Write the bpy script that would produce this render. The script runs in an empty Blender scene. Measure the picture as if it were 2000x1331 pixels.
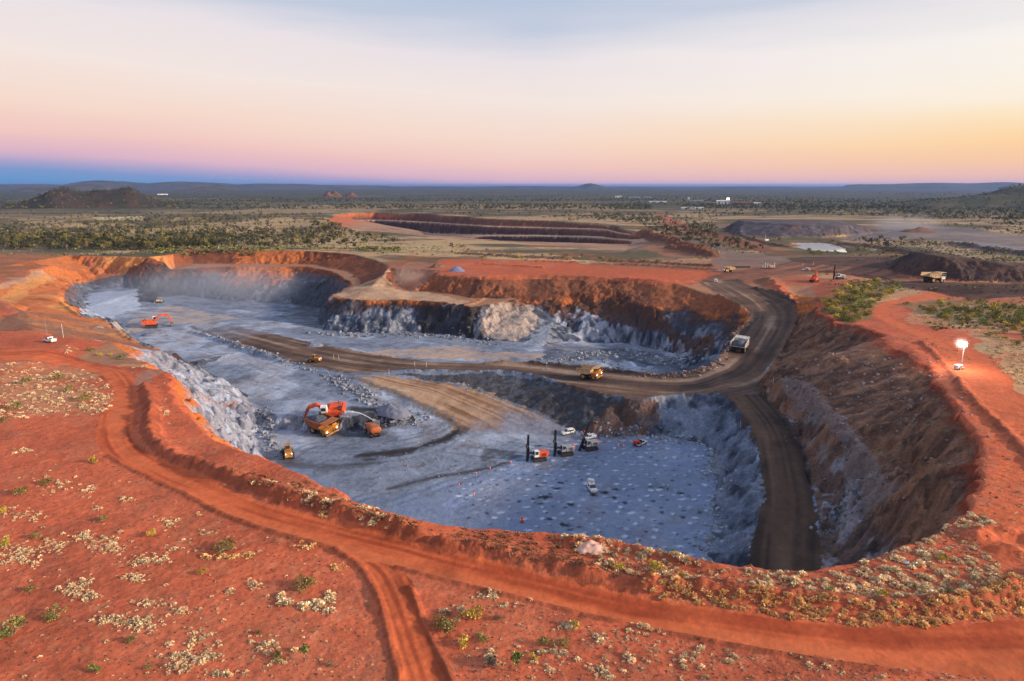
import bpy, math, random
import numpy as np
from mathutils import Vector, Matrix
from mathutils.geometry import delaunay_2d_cdt

# ---------------------------------------------------------------- camera, sky, sun, exposure
sc = bpy.context.scene
COL = sc.collection
EYE = 50.0                                   # drone height above the plain
PITCH = math.atan(303.5 / 1333.33)           # below level
cam_d = bpy.data.cameras.new('camera'); cam = bpy.data.objects.new('camera', cam_d); COL.objects.link(cam)
cam.location = (0, 0, EYE); cam.rotation_euler = (math.pi / 2 - PITCH, 0, 0)
cam_d.sensor_width = 36; cam_d.lens = 24; cam_d.clip_start = 0.5; cam_d.clip_end = 200000
sc.camera = cam
sc.view_settings.view_transform = 'Standard'; sc.view_settings.look = 'None'
sc.view_settings.exposure = 0.06; sc.view_settings.gamma = 1.0
sc.cycles.max_bounces = 5; sc.cycles.diffuse_bounces = 3; sc.cycles.volume_bounces = 1
sc.cycles.transparent_max_bounces = 12
sc.cycles.use_denoising = True

def lin(c):
    return tuple((v / 255 / 12.92) if v / 255 <= 0.04045 else ((v / 255 + 0.055) / 1.055) ** 2.4 for v in c[:3])

SUN_AZ = math.radians(104)                   # clockwise from the view direction
SUN_EL = math.radians(17)
sun_d = bpy.data.lights.new('sun', 'SUN'); sun = bpy.data.objects.new('sun', sun_d); COL.objects.link(sun)
sun_d.energy = 5.0; sun_d.angle = math.radians(2.5); sun_d.color = (1.0, 0.82, 0.62)
_s = Vector((math.sin(SUN_AZ) * math.cos(SUN_EL), math.cos(SUN_AZ) * math.cos(SUN_EL), math.sin(SUN_EL)))
sun.rotation_euler = _s.to_track_quat('Z', 'Y').to_euler()

world = bpy.data.worlds.new('World'); sc.world = world; world.use_nodes = True
wt = world.node_tree; wt.nodes.clear()
def wn(t, **k):
    n = wt.nodes.new(t)
    for a, b in k.items(): setattr(n, a, b)
    return n
def wmath(op, a, b=None, c=None, clamp=False):
    n = wn('ShaderNodeMath', operation=op, use_clamp=clamp)
    for i, v in enumerate((a, b, c)):
        if v is None: continue
        if isinstance(v, (int, float)): n.inputs[i].default_value = v
        else: wt.links.new(v, n.inputs[i])
    return n.outputs[0]
def wramp(fac, stops):
    n = wn('ShaderNodeValToRGB'); e = n.color_ramp.elements
    while len(e) > 1: e.remove(e[-1])
    e[0].position = stops[0][0]; e[0].color = (*lin(stops[0][1]), 1)
    for p, c in stops[1:]:
        x = e.new(p); x.color = (*lin(c), 1)
    wt.links.new(fac, n.inputs[0]); return n.outputs[0]
tc = wn('ShaderNodeTexCoord'); sep = wn('ShaderNodeSeparateXYZ'); wt.links.new(tc.outputs['Generated'], sep.inputs[0])
X, Y, Z = sep.outputs
hl = wmath('SQRT', wmath('ADD', wmath('MULTIPLY', X, X), wmath('ADD', wmath('MULTIPLY', Y, Y), 1e-6)))
az = wmath('DIVIDE', X, hl)                                   # sine of the azimuth
f = wmath('SMOOTHSTEP' if False else 'MULTIPLY_ADD', az, 0.5 / 0.6, 0.5, clamp=True)
# soft streaks so that the bands are not ruler straight
mp = wn('ShaderNodeMapping'); mp.inputs['Scale'].default_value = (1.6, 1.6, 16); wt.links.new(tc.outputs['Generated'], mp.inputs[0])
nz = wn('ShaderNodeTexNoise'); nz.inputs['Scale'].default_value = 2.2; nz.inputs['Detail'].default_value = 3; wt.links.new(mp.outputs[0], nz.inputs[0])
wob = wmath('MULTIPLY', wmath('SUBTRACT', nz.outputs[0], 0.5), wmath('MULTIPLY_ADD', Z, 0.22, 0.006))
zz = wmath('ADD', Z, wob)
za = wmath('ADD', zz, wmath('MAXIMUM', wmath('MINIMUM', wmath('MULTIPLY_ADD', az, 0.062, 0.036), wmath('MULTIPLY_ADD', az, 0.018, 0.036)), 0.0))
A = wramp(za, [(0.0, (92, 146, 198)), (0.010, (108, 152, 202)), (0.019, (124, 152, 200)), (0.029, (172, 162, 200)), (0.040, (220, 180, 196)),
               (0.062, (238, 196, 190)), (0.095, (243, 214, 199)), (0.150, (240, 226, 220)), (0.205, (230, 222, 226)), (0.245, (192, 201, 219)), (0.30, (176, 192, 216)), (1.0, (158, 178, 210))])
B = wramp(zz, [(0.0, (216, 178, 182)), (0.010, (232, 184, 176)), (0.028, (246, 198, 158)), (0.052, (252, 210, 154)), (0.078, (251, 227, 188)),
               (0.108, (249, 239, 222)), (0.16, (246, 241, 234)), (0.205, (236, 229, 230)), (0.24, (188, 197, 216)), (0.30, (176, 192, 216)), (1.0, (158, 178, 210))])
fb = wmath('MULTIPLY_ADD', az, 1 / 0.62, -0.05, clamp=True)
mx = wn('ShaderNodeMixRGB'); wt.links.new(fb, mx.inputs[0]); wt.links.new(A, mx.inputs[1]); wt.links.new(B, mx.inputs[2])
# the side the sun went down on (behind and right of the camera) glows
dt = wmath('ADD', wmath('MULTIPLY', X, math.sin(SUN_AZ)), wmath('MULTIPLY', Y, math.cos(SUN_AZ)))
gl = wmath('MULTIPLY_ADD', dt, 1.25, -0.62, clamp=True)
gm = wn('ShaderNodeMixRGB', blend_type='ADD'); wt.links.new(gl, gm.inputs[0]); wt.links.new(mx.outputs[0], gm.inputs[1]); gm.inputs[2].default_value = (1.7, 1.3, 1.0, 1)
bg = wn('ShaderNodeBackground'); bg.inputs[1].default_value = 1.0; wt.links.new(gm.outputs[0], bg.inputs[0])
wo = wn('ShaderNodeOutputWorld'); wt.links.new(bg.outputs[0], wo.inputs[0])

# ---------------------------------------------------------------- helpers
rng = np.random.RandomState(7); random.seed(7)
def tag(o, label=None, cat=None, group=None, kind=None):
    if label: o['label'] = label
    if cat: o['category'] = cat
    if group: o['group'] = group
    if kind: o['kind'] = kind
    return o
def empty(name, loc, rz=0.0, label=None, cat=None, group=None, rot=None):
    o = bpy.data.objects.new(name, None); COL.objects.link(o); o.location = loc
    o.rotation_euler = rot if rot is not None else (0, 0, rz)
    o.empty_display_size = 0.5
    return tag(o, label, cat, group)

def mat(name, col, rough=0.9, var=0.25, scale=1.0, metal=0.0, bump=0.0, dirt=None, dirt_amt=0.0, emit=0.0, randv=0.0, spec=0.3, detail=5):
    m = bpy.data.materials.new(name); m.use_nodes = True; t = m.node_tree; b = t.nodes['Principled BSDF']
    b.inputs['Roughness'].default_value = rough; b.inputs['Metallic'].default_value = metal
    b.inputs['Specular IOR Level'].default_value = spec
    tcn = t.nodes.new('ShaderNodeTexCoord')
    n = t.nodes.new('ShaderNodeTexNoise'); n.inputs['Scale'].default_value = scale; n.inputs['Detail'].default_value = detail; n.inputs['Roughness'].default_value = 0.65
    t.links.new(tcn.outputs['Object'], n.inputs['Vector'])
    mr = t.nodes.new('ShaderNodeMapRange'); mr.inputs[1].default_value = 0.3; mr.inputs[2].default_value = 0.7
    mr.inputs[3].default_value = 1 - var; mr.inputs[4].default_value = 1 + var
    t.links.new(n.outputs[0], mr.inputs[0])
    v = mr.outputs[0]
    if randv:
        oi = t.nodes.new('ShaderNodeObjectInfo'); r2 = t.nodes.new('ShaderNodeMapRange'); r2.inputs[3].default_value = 1 - randv; r2.inputs[4].default_value = 1 + randv
        t.links.new(oi.outputs['Random'], r2.inputs[0]); mm = t.nodes.new('ShaderNodeMath'); mm.operation = 'MULTIPLY'
        t.links.new(v, mm.inputs[0]); t.links.new(r2.outputs[0], mm.inputs[1]); v = mm.outputs[0]
    x = t.nodes.new('ShaderNodeMixRGB'); x.blend_type = 'MULTIPLY'; x.inputs[0].default_value = 1
    x.inputs[1].default_value = (*lin(col), 1); t.links.new(v, x.inputs[2]); out = x.outputs[0]
    if dirt:
        n2 = t.nodes.new('ShaderNodeTexNoise'); n2.inputs['Scale'].default_value = scale * 0.7; n2.inputs['Detail'].default_value = 6
        t.links.new(tcn.outputs['Object'], n2.inputs['Vector'])
        r3 = t.nodes.new('ShaderNodeMapRange'); r3.inputs[1].default_value = 0.42; r3.inputs[2].default_value = 0.62; r3.inputs[4].default_value = dirt_amt
        t.links.new(n2.outputs[0], r3.inputs[0])
        y = t.nodes.new('ShaderNodeMixRGB'); t.links.new(r3.outputs[0], y.inputs[0]); t.links.new(out, y.inputs[1]); y.inputs[2].default_value = (*lin(dirt), 1); out = y.outputs[0]
    t.links.new(out, b.inputs['Base Color'])
    if bump:
        bp = t.nodes.new('ShaderNodeBump'); bp.inputs['Strength'].default_value = bump; t.links.new(n.outputs[0], bp.inputs['Height']); t.links.new(bp.outputs[0], b.inputs['Normal'])
    if emit:
        b.inputs['Emission Color'].default_value = (*lin(col), 1); b.inputs['Emission Strength'].default_value = emit
    return m

# ---------------------------------------------------------------- noise
_T = np.random.RandomState(11).rand(1024 * 1024).astype(np.float32)
def _h(ix, iy, s):
    return _T[(((iy + s * 37) & 1023) << 10) + ((ix + s * 91) & 1023)]
def vnoise(x, y, s=0):
    ix = np.floor(x); iy = np.floor(y); fx = (x - ix).astype(np.float32); fy = (y - iy).astype(np.float32); ix = ix.astype(np.int32); iy = iy.astype(np.int32)
    fx = fx * fx * (3 - 2 * fx); fy = fy * fy * (3 - 2 * fy)
    a = _h(ix, iy, s); b = _h(ix + 1, iy, s); c = _h(ix, iy + 1, s); d = _h(ix + 1, iy + 1, s)
    return (a + (b - a) * fx) * (1 - fy) + (c + (d - c) * fx) * fy
def fbm(x, y, scale, oct=4, s=0, gain=0.5):
    """value noise about zero, roughly -1..1; scale in metres"""
    t = np.zeros(np.shape(x), np.float32); a = 1.0; n = 0.0; fq = 1.0 / scale
    for o in range(oct):
        t += a * (vnoise(x * fq, y * fq, s + o * 17) * 2 - 1); n += a; a *= gain; fq *= 2.03
    return t / n * 1.6
def sstep(a, b, x):
    t = np.clip((x - a) / (b - a), 0, 1); return t * t * (3 - 2 * t)

# ---------------------------------------------------------------- the survey: break lines seen in the photo, set out on the ground
def gz(r):
    return np.interp(r, [0, 150, 280, 400, 600, 1e6], [0, 0, -2.5, -4, -5, -5])
def ray(px, py):
    u = (px - 1000) / 1333.33; v = (py - 665.5) / 1333.33
    return u, math.cos(PITCH) - v * math.sin(PITCH), -math.sin(PITCH) - v * math.cos(PITCH)
def unproj(px, py, z=None):
    u, dy, dz = ray(px, py)
    if z is None:
        z = 0.0
        for _ in range(14): z = float(gz(dy * (z - EYE) / dz))
    t = (z - EYE) / dz
    return (u * t, dy * t, z)
# ---- terrain break lines: (photo x, photo y, height); height None = on the plain
LINES = dict(
 near_crest=[(292,716,-2),(330,724,-1.5),(345,770,-1),(385,829,-1),(423,857,-1),(497,885,0),(546,902,0),(600,928,0),(700,976,0),(820,1014,0),(890,1024,0),(1050,1040,0),(1180,1050,0),(1260,1070,0),(1340,1088,0),(1400,1106,0),(1500,1114,0),(1579,1112,0),(1643,1106,0),(1686,1088,0),(1778,1056,0),(1834,1030,0),(1890,990,-.5),(1913,930,-1),(1917,863,-1),(1858,783,-1.5),(1862,767,-2),(1818,711,-2.5),(1778,684,-3),(1737,655,-3.5),(1653,630,-4),(1632,627,-4),(1597,606,-4),(1601,585,-4)],
 # foot of the wall hidden under the near rim, then up the grey wall at the left
 left_toe=[(350,708,-26),(381,731,-29),(430,741,-30),(472,773,-30),(508,797,-30.5),(508,830,-33.5),(500,860,-34),(530,925,-34),(560,965,-34),(640,1015,-34),(760,1090,-34),(880,1140,-34),(1050,1170,-34),(1180,1190,-34),(1260,1210,-34),(1330,1215,-34),(1385,1150,-34),(1400,1040,-34),(1402,930,-34),(1396,880,-34),(1364,863,-34),(1290,853,-34),(1240,852,-34),(1180,860,-34),(1120,855,-34)],
 ramp_left=[(1425,772,-22.3),(1459,823,-23.5),(1477,859,-24.3),(1489,930,-26),(1493,980,-27),(1472,1038,-28),(1460,1114,-29),(1462,1230,-30)],
 ramp_right=[(1488,770,-22),(1547,823,-23.3),(1571,879,-24.5),(1583,938,-26),(1595,985,-27),(1603,1050,-28.3),(1606,1114,-29),(1608,1230,-30)],
 wall_bench=[(1531,739,-15.5),(1579,767,-15),(1619,807,-15),(1650,845,-15),(1685,890,-15),(1710,935,-15.5),(1730,975,-16)],
 wall_bench_in=[(1541,737,-14.8),(1592,765,-14.3),(1637,803,-14.3),(1672,840,-14.3),(1712,888,-14.3),(1745,930,-14.8)],
 wall_crease=[(1603,696,-8.5),(1660,712,-8.5),(1718,743,-8.5),(1760,785,-8.5),(1790,835,-8.5)],
 wall_low=[(1640,965,-24),(1660,1040,-24),(1672,1090,-24),(1680,1170,-25)],
 haul_left=[(1366,552,-5.5),(1405,578,-8),(1468,613,-12),(1462,632,-13),(1433,655,-15),(1415,690,-17.5),(1394,718,-20),(1328,737,-23),(1250,733,-24),(1155,718,-25),(1050,711,-26),(950,710,-26.5),(840,707,-27),(780,700,-27.3),(690,685,-27.8),(600,668,-28),(500,645,-28.5),(430,632,-29),(376,629,-29)],
 haul_right=[(1443,545,-5),(1475,564,-6.2),(1524,578,-8),(1552,602,-10.5),(1557,630,-13),(1527,690,-17.5),(1496,732,-21),(1475,756,-22)],
 haul_low=[(1420,768,-22.2),(1360,772,-23.5),(1300,775,-24.7),(1250,786,-25.2),(1195,776,-25.5),(1140,765,-25.8),(1100,752,-26),(1055,738,-26.3),(1000,729,-26.5),(950,727,-26.8),(845,727,-27.3),(765,727,-28)],
 ramp_up=[(765,735,-28.2),(845,748,-29.4),(915,757,-30.2),(990,785,-31.6),(1060,812,-32.8),(1095,830,-33.6)],
 ramp_dn=[(690,738,-28.3),(760,762,-29.5),(830,795,-31.2),(880,820,-32.6),(905,845,-33.6)],
 haul_low2=[(690,733,-28.2),(645,722,-28.4),(560,705,-28.7),(480,680,-29),(420,655,-29.3),(372,637,-29.3)],
 upfloor_edge=[(640,735,-29.2),(560,712,-29.6),(480,686,-29.8),(420,662,-30),(372,645,-30)],
 step=[(378,728,-29.5),(430,734,-29.5),(500,722,-29.6),(560,716,-29.6)],
 bench_edge=[(515,803,-30.2),(560,812,-30),(640,812,-30),(700,814,-30),(742,804,-29.8),(735,790,-29.6),(700,768,-29.5),(660,745,-29.3)],
 bench_toe=[(530,842,-34),(580,842,-34),(640,842,-34),(700,842,-34),(770,836,-34),(820,815,-32.8),(790,790,-31.4),(740,765,-30)],
 # upper pit, left
 inner_crest=[(330,690,-14),(296,682,-17),(259,665,-19),(225,640,-18),(205,625,-17),(157,622,-15.5),(119,590,-13),(124,565,-14),(140,545,-16),(185,537,-17.5),(250,535,-16)],
 inner_toe=[(336,702,-28),(308,690,-29),(275,670,-29),(250,645,-28.5),(225,625,-27.5),(180,611,-26.5),(168,600,-26),(160,582,-26),(180,568,-25.2),(240,563,-24.5)],
 back_crest=[(60,497,None),(130,499,None),(215,501,None),(290,503,-3.5),(336,497,-2.5),(371,486,-2),(455,488,-2),(595,490,-2),(700,497,-3),(740,507,-4),(761,520,-5.5),(755,535,-7),(720,560,-11),(680,575,-14),(645,579,-15)],
 back_bench=[(330,526,-13),(380,517,-11.5),(430,516,-11.5),(595,516,-11.5),(640,524,-12),(690,538,-13),(700,552,-13.6),(690,560,-14)],
 back_low=[(300,534,-14),(390,523,-12.2),(430,521,-12.2),(595,521,-12.2),(632,527,-12.3),(672,545,-13.8),(684,556,-14.3),(660,566,-15)],
 back_toe=[(290,566,-25),(340,575,-29),(440,588,-33),(560,594,-35),(625,602,-35),(640,617,-33)],
 pen_crest=[(645,582,-15.5),(687,589,-15.5),(796,588,-15),(860,592,-15),(915,600,-15.5),(946,584,-14.5),(1020,583,-14),(1100,582,-14),(1190,584,-14),(1230,592,-14.5),(1280,608,-16),(1330,620,-18),(1380,635,-20),(1400,660,-22)],
 pen_toe=[(621,634,-30),(635,648,-29.8),(705,652,-29.8),(824,652,-30),(900,656,-30),(955,668,-30.5),(1020,672,-31),(1070,675,-31.5),(1150,668,-33),(1240,672,-34),(1310,688,-34.5),(1345,700,-34.5)],
 pen_mid=[(1075,622,-23),(1130,624,-23.5),(1190,632,-24.5),(1260,648,-27),(1330,672,-30)],
 pen_up=[(836,568,-14),(880,575,-14),(918,584,-14.2)],
 mid_crest=[(840,550,-9),(855,537,-5),(946,541,None),(1020,539,None),(1100,540,None),(1200,544,None),(1300,549,None),(1350,551,-5.2)],
 notch_l=[(766,523,-5.5),(770,545,-11),(775,562,-14),(800,570,-14.5),(825,572,-14.5)],
 notch_r=[(790,512,None),(815,508,None),(845,512,None),(858,528,None)],
 hole=[(1130,690,-31.5),(1200,700,-33),(1280,715,-34.5),(1340,712,-34.5)],
 hole_road=[(1380,728,-32),(1280,744,-33),(1180,733,-31.5),(1050,716,-30),(900,704,-29.3),(800,690,-29)],
 spur=[(1040,684,-29.8),(1110,686,-29.8),(1190,693,-30.2),(1250,706,-31)],
 # far pit
 far_crest=[(656,440,None),(628,428,None),(640,420,None),(680,416,None),(733,415,None),(845,419,None),(950,426,None),(1090,431,None),(1180,439,None),(1240,454,None),(1300,470,None),(1385,493,None),(1380,508,None),(1250,506,None),(1177,505,None),(1110,501,None),(1000,494,None),(900,484,None),(830,474,None),(764,463,None),(745,452,None),(700,449,None),(656,440,None)],
 far_b1=[(690, 430, -18.9), (733, 428.5, -18.7), (845, 434, -19.1), (950, 440.5, -16.5), (1090, 444.5, -14.8), (1180, 449, -11.2), (1232, 459, -8.0)],
 far_b2=[(690, 431.6, -19.0), (733, 430.1, -18.8), (845, 435.6, -19.0), (950, 442.1, -16.0), (1090, 446.1, -14.2), (1180, 450.6, -10.3), (1232, 460.6, -6.7)],
 far_d=[(950, 461, -27.7), (1090, 463, -23.0), (1180, 467, -17.2), (1232, 472, -8.7)],
 far_c=[(690, 449, -35.6), (733, 451, -39.3), (845, 456, -37.4), (950, 458, -28.4), (1090, 460, -23.9), (1180, 464, -18.5), (1232, 469, -10.5)],
 far_floor=[(790,469,-38),(850,472,-37)],
 far_toe=[(950, 487, -46.9), (1090, 490, -41.3), (1180, 486, -28.0), (1232, 478, -10.5)],
 # stock piles and mounds on the right
 mound_top=[(1750,508,0),(1782,493,8),(1805,490,9),(1832,500,9),(1850,505,8),(1925,508,7),(1975,519,5),(2060,530,2)],
 mound_front=[(1725,532,None),(1775,543,None),(1825,547,None),(1900,552,None),(2070,556,None)],
 mound_back=[(1745,497,None),(1830,482,None),(1925,486,None),(2060,500,None)],
 low_berm_top=[(1850,560,-1.5),(1925,562,-.5),(2010,566,0)],
 low_berm_f=[(1840,574,None),(1925,588,None),(2020,596,None)],
 dump_top=[(1440,431,8),(1500,430,9),(1560,431,9),(1620,432,8),(1640,436,6)],
 dump_top2=[(1425,441,3),(1445,434,8),(1550,441,7),(1640,443,6),(1665,441,5)],
 dump_foot=[(1410,448,None),(1440,462,None),(1520,466,None),(1600,466,None),(1660,462,None),(1745,455,None)],
 dump_back=[(1420,432,None),(1500,423,None),(1640,424,None),(1700,432,None)],
 pile_r_top=[(1965,446,2),(2000,436,8),(2060,434,10)],
 pile_r_foot=[(1940,456,None),(2000,463,None),(2085,468,None)],
 pond_rim=[(1540,478,-6),(1560,473,-6),(1620,474,-6),(1652,484,-6),(1664,494,-6),(1640,498,-6),(1598,496,-6),(1565,488,-6),(1540,478,-6)],
 pond_bed=[(1560,479,-9),(1615,480,-9),(1640,491,-9),(1600,491,-9)],
 # orange terraces at the left
 ter1=[(0,555,-6),(50,543,-6.5)],
 ter2=[(0,583,-10),(60,585,-10.5),(90,570,-12)],
 ter3=[(40,612,-11),(60,600,-11.5),(100,600,-13.5)],
 ter4=[(0,590,-4),(30,605,-5),(62,640,-6),(66,655,-6.5)],
 cut=[(70,645,-3.5),(100,655,-3),(150,662,-3),(200,668,-4),(240,690,-5),(285,712,-3)],
 cut_f=[(75,636,-8),(110,645,-9),(160,648,-11),(200,653,-13),(230,668,-14)],
 tr_side=[(0,520,-5),(50,530,-5),(100,518,-5.5)],
)
SURVEY = {k: [unproj(*p) for p in v] for k, v in LINES.items()}
RX0, RX1, RY0, RY1, RC = -520.0, 520.0, 26.0, 1500.0, 0.6
def build_raster():
    pts, edges = [], []
    for v in SURVEY.values():
        b = len(pts); pts += v
        edges += [(b + i, b + i + 1) for i in range(len(v) - 1)]
    # the plain all round
    ring = [(-520, 26), (0, 26), (520, 26), (520, 150), (520, 300), (520, 500), (520, 800), (520, 1100), (520, 1500), (200, 1500), (-100, 1500), (-520, 1500), (-520, 1200), (-520, 900), (-520, 700), (-520, 450), (-520, 300), (-520, 150),
            (-200, 80), (-200, 150), (-140, 170), (-100, 130), (-60, 90), (200, 90), (200, 160), (180, 230), (200, 300), (160, 330), (190, 400), (160, 440), (130, 460), (60, 480), (20, 470), (-60, 540), (-180, 640), (-330, 640), (-420, 560), (-430, 460), (-120, 100),
            (220, 560), (330, 560), (420, 470), (420, 380), (220, 760), (430, 640), (220, 1000), (300, 1250), (-450, 1300), (-400, 1000), (-250, 760), (-60, 720), (0, 640), (90, 560), (-360, 420), (-330, 350), (-260, 240)]
    pts += [(x, y, float(gz(math.hypot(x, y)))) for x, y in ring]
    V, Ed, F, ov, oe, of = delaunay_2d_cdt([Vector(p[:2]) for p in pts], edges, [], 0, 1e-4)
    zs = np.array([np.mean([pts[j][2] for j in o]) if o else np.nan for o in ov])
    P = np.array([(v.x, v.y) for v in V])
    for i in np.where(np.isnan(zs))[0]:
        d = np.hypot(*(P - P[i]).T); d[np.isnan(zs)] = 1e9; j = np.argsort(d)[:3]; zs[i] = zs[j].mean()
    nx = int((RX1 - RX0) / RC) + 1; ny = int((RY1 - RY0) / RC) + 1
    R = np.full((ny, nx), np.nan, np.float32)
    for t in F:
        a, b, c = P[list(t)]; za, zb, zc = zs[list(t)]
        x0 = max(0, int((min(a[0], b[0], c[0]) - RX0) / RC)); x1 = min(nx - 1, int((max(a[0], b[0], c[0]) - RX0) / RC) + 1)
        y0 = max(0, int((min(a[1], b[1], c[1]) - RY0) / RC)); y1 = min(ny - 1, int((max(a[1], b[1], c[1]) - RY0) / RC) + 1)
        gx, gy = np.meshgrid(RX0 + np.arange(x0, x1 + 1) * RC, RY0 + np.arange(y0, y1 + 1) * RC)
        den = (b[1] - c[1]) * (a[0] - c[0]) + (c[0] - b[0]) * (a[1] - c[1])
        if abs(den) < 1e-9: continue
        l1 = ((b[1] - c[1]) * (gx - c[0]) + (c[0] - b[0]) * (gy - c[1])) / den
        l2 = ((c[1] - a[1]) * (gx - c[0]) + (a[0] - c[0]) * (gy - c[1])) / den
        l3 = 1 - l1 - l2; ins = (l1 >= -1e-6) & (l2 >= -1e-6) & (l3 >= -1e-6)
        sub = R[y0:y1 + 1, x0:x1 + 1]; sub[ins] = (l1 * za + l2 * zb + l3 * zc)[ins]
    gx, gy = np.meshgrid(RX0 + np.arange(nx) * RC, RY0 + np.arange(ny) * RC)
    R = np.where(np.isnan(R), gz(np.hypot(gx, gy)), R).astype(np.float32)
    k = np.array([1, 2, 1]) / 4
    for _ in range(2):
        Q = np.pad(R, 1, mode='edge'); R = (Q[:-2, 1:-1] + 2 * Q[1:-1, 1:-1] + Q[2:, 1:-1]) / 4
        Q = np.pad(R, 1, mode='edge'); R = (Q[1:-1, :-2] + 2 * Q[1:-1, 1:-1] + Q[1:-1, 2:]) / 4
    return R.astype(np.float32)
RAS = build_raster()
_gy, _gx = np.gradient(RAS, RC)
SLP = np.hypot(_gx, _gy).astype(np.float32); SLX = _gx.astype(np.float32)
for _ in range(2):
    for M_ in (SLP,):
        Q = np.pad(M_, 2, mode='edge'); M_[:] = (Q[:-4, 2:-2] + Q[4:, 2:-2] + Q[2:-2, :-4] + Q[2:-2, 4:] + Q[2:-2, 2:-2]) / 5
def samp(M_, x, y):
    fx = np.clip((x - RX0) / RC, 0, M_.shape[1] - 1.001); fy = np.clip((y - RY0) / RC, 0, M_.shape[0] - 1.001)
    i = fx.astype(np.int32); j = fy.astype(np.int32); fx = (fx - i).astype(np.float32); fy = (fy - j).astype(np.float32)
    return (M_[j, i] * (1 - fx) + M_[j, i + 1] * fx) * (1 - fy) + (M_[j + 1, i] * (1 - fx) + M_[j + 1, i + 1] * fx) * fy
def inras(x, y): return (x > RX0) & (x < RX1) & (y > RY0) & (y < RY1)
def base_z(x, y):
    x = np.asarray(x, np.float64); y = np.asarray(y, np.float64)
    g = gz(np.hypot(x, y)); m = inras(x, y)
    w = sstep(0, 40, np.minimum(np.minimum(x - RX0, RX1 - x), np.minimum(y - RY0 + 200, RY1 - y))) * m
    return (samp(RAS, x, y) * w + g * (1 - w)).astype(np.float32)
def poly_in(x, y, P):
    P = np.asarray(P)[:, :2]; r = np.zeros(x.shape, bool)
    bb = np.where((x >= P[:, 0].min()) & (x <= P[:, 0].max()) & (y >= P[:, 1].min()) & (y <= P[:, 1].max()))[0]
    if not len(bb): return r
    xx = x[bb]; yy = y[bb]; q = np.zeros(len(bb), bool)
    for (ax, ay), (bx, by) in zip(P, np.roll(P, -1, 0)):
        if ay == by: continue
        q ^= ((ay > yy) != (by > yy)) & (xx < (bx - ax) * (yy - ay) / (by - ay) + ax)
    r[bb] = q; return r
def seg_dist(x, y, P, maxd=1e9):
    """distance to a polyline, distance along it, and signed side"""
    P = np.asarray(P)[:, :2]; D = np.full(x.shape, 1e9, np.float32); T = np.zeros(x.shape, np.float32); S = np.zeros(x.shape, np.float32); acc = 0.0
    for (ax, ay), (bx, by) in zip(P, P[1:]):
        L = math.hypot(bx - ax, by - ay)
        bb = np.where((x > min(ax, bx) - maxd) & (x < max(ax, bx) + maxd) & (y > min(ay, by) - maxd) & (y < max(ay, by) + maxd))[0] if maxd < 1e8 else np.arange(len(x))
        if len(bb):
            xx = x[bb]; yy = y[bb]
            t = np.clip(((xx - ax) * (bx - ax) + (yy - ay) * (by - ay)) / (L * L), 0, 1)
            dx = xx - ax - t * (bx - ax); dy = yy - ay - t * (by - ay); d = np.hypot(dx, dy)
            k = d < D[bb]; kk = bb[k]; D[kk] = d[k]; T[kk] = (acc + t * L)[k]; S[kk] = np.sign((bx - ax) * dy - (by - ay) * dx)[k] * d[k]
        acc += L
    return D, T, S
def smooth_line(P, n=3):
    P = np.asarray(P, float)
    for _ in range(n):
        Q = np.repeat(P, 2, 0)[1:-1].copy(); A_ = P[:-1]; B_ = P[1:]
        Q = np.empty((2 * len(A_), P.shape[1])); Q[0::2] = A_ * .75 + B_ * .25; Q[1::2] = A_ * .25 + B_ * .75
        P = np.vstack([P[:1], Q, P[-1:]])
    return P
_hd = np.concatenate([np.arange(30, 620, .4), np.arange(620, 1490, 1.0), 1490 * 1.01 ** np.arange(1, 300)])
def hit(px, py, zfun=None):
    """where the line of sight through a photo point first meets the ground"""
    u, dy, dz = ray(px, py)
    X_ = u / dy * _hd; zr = EYE + dz / dy * _hd
    zt = base_z(X_, _hd); k = np.argmax(zr < zt)
    if zr[k] >= zt[k]: k = len(_hd) - 1
    y1 = _hd[k]; y0 = _hd[max(k - 1, 0)]
    for _ in range(12):
        ym = (y0 + y1) / 2; zm = EYE + dz / dy * ym
        if zm < float(base_z(np.array([u / dy * ym]), np.array([ym]))[0]): y1 = ym
        else: y0 = ym
    return (u / dy * y1, y1, float(base_z(np.array([u / dy * y1]), np.array([y1]))[0]))
def plain(L): return [unproj(a, b) for a, b in L]
def onto(L): return [hit(a, b) for a, b in L]

# ---- roads
W_ = SURVEY
PER_UP = [(0, 676), (80, 673), (130, 680), (180, 692), (240, 706), (262, 738), (273, 780), (261, 836), (266, 864), (308, 892), (380, 925), (465, 965), (530, 987), (600, 1006), (700, 1031), (816, 1058), (864, 1078), (980, 1102), (1132, 1138), (1256, 1173), (1400, 1190), (1535, 1209), (1685, 1226), (1820, 1225), (1970, 1211), (2080, 1190)]
PER_LO = [(0, 698), (100, 695), (160, 706), (175, 713), (227, 755), (224, 780), (185, 825), (182, 864), (210, 893), (315, 945), (420, 1003), (507, 1036), (612, 1064), (665, 1082), (768, 1106), (904, 1142), (1040, 1174), (1200, 1214), (1400, 1254), (1610, 1290), (1800, 1312), (2080, 1330)]
per_up = smooth_line(plain(PER_UP), 2); per_lo = smooth_line(plain(PER_LO), 2)
def resample(P, n):
    P = np.asarray(P)[:, :2]; d = np.r_[0, np.cumsum(np.hypot(*np.diff(P, axis=0).T))]; t = np.linspace(0, d[-1], n)
    return np.c_[np.interp(t, d, P[:, 0]), np.interp(t, d, P[:, 1])]
PER_C = (resample(per_up, 60) + resample(per_lo, 60)) / 2
PER_POLY = np.vstack([per_up[:, :2], per_lo[::-1, :2]])
BR_L = smooth_line(plain([(652, 1076), (690, 1098), (716, 1128), (744, 1188), (760, 1260), (782, 1345), (800, 1400)]), 2)
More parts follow.
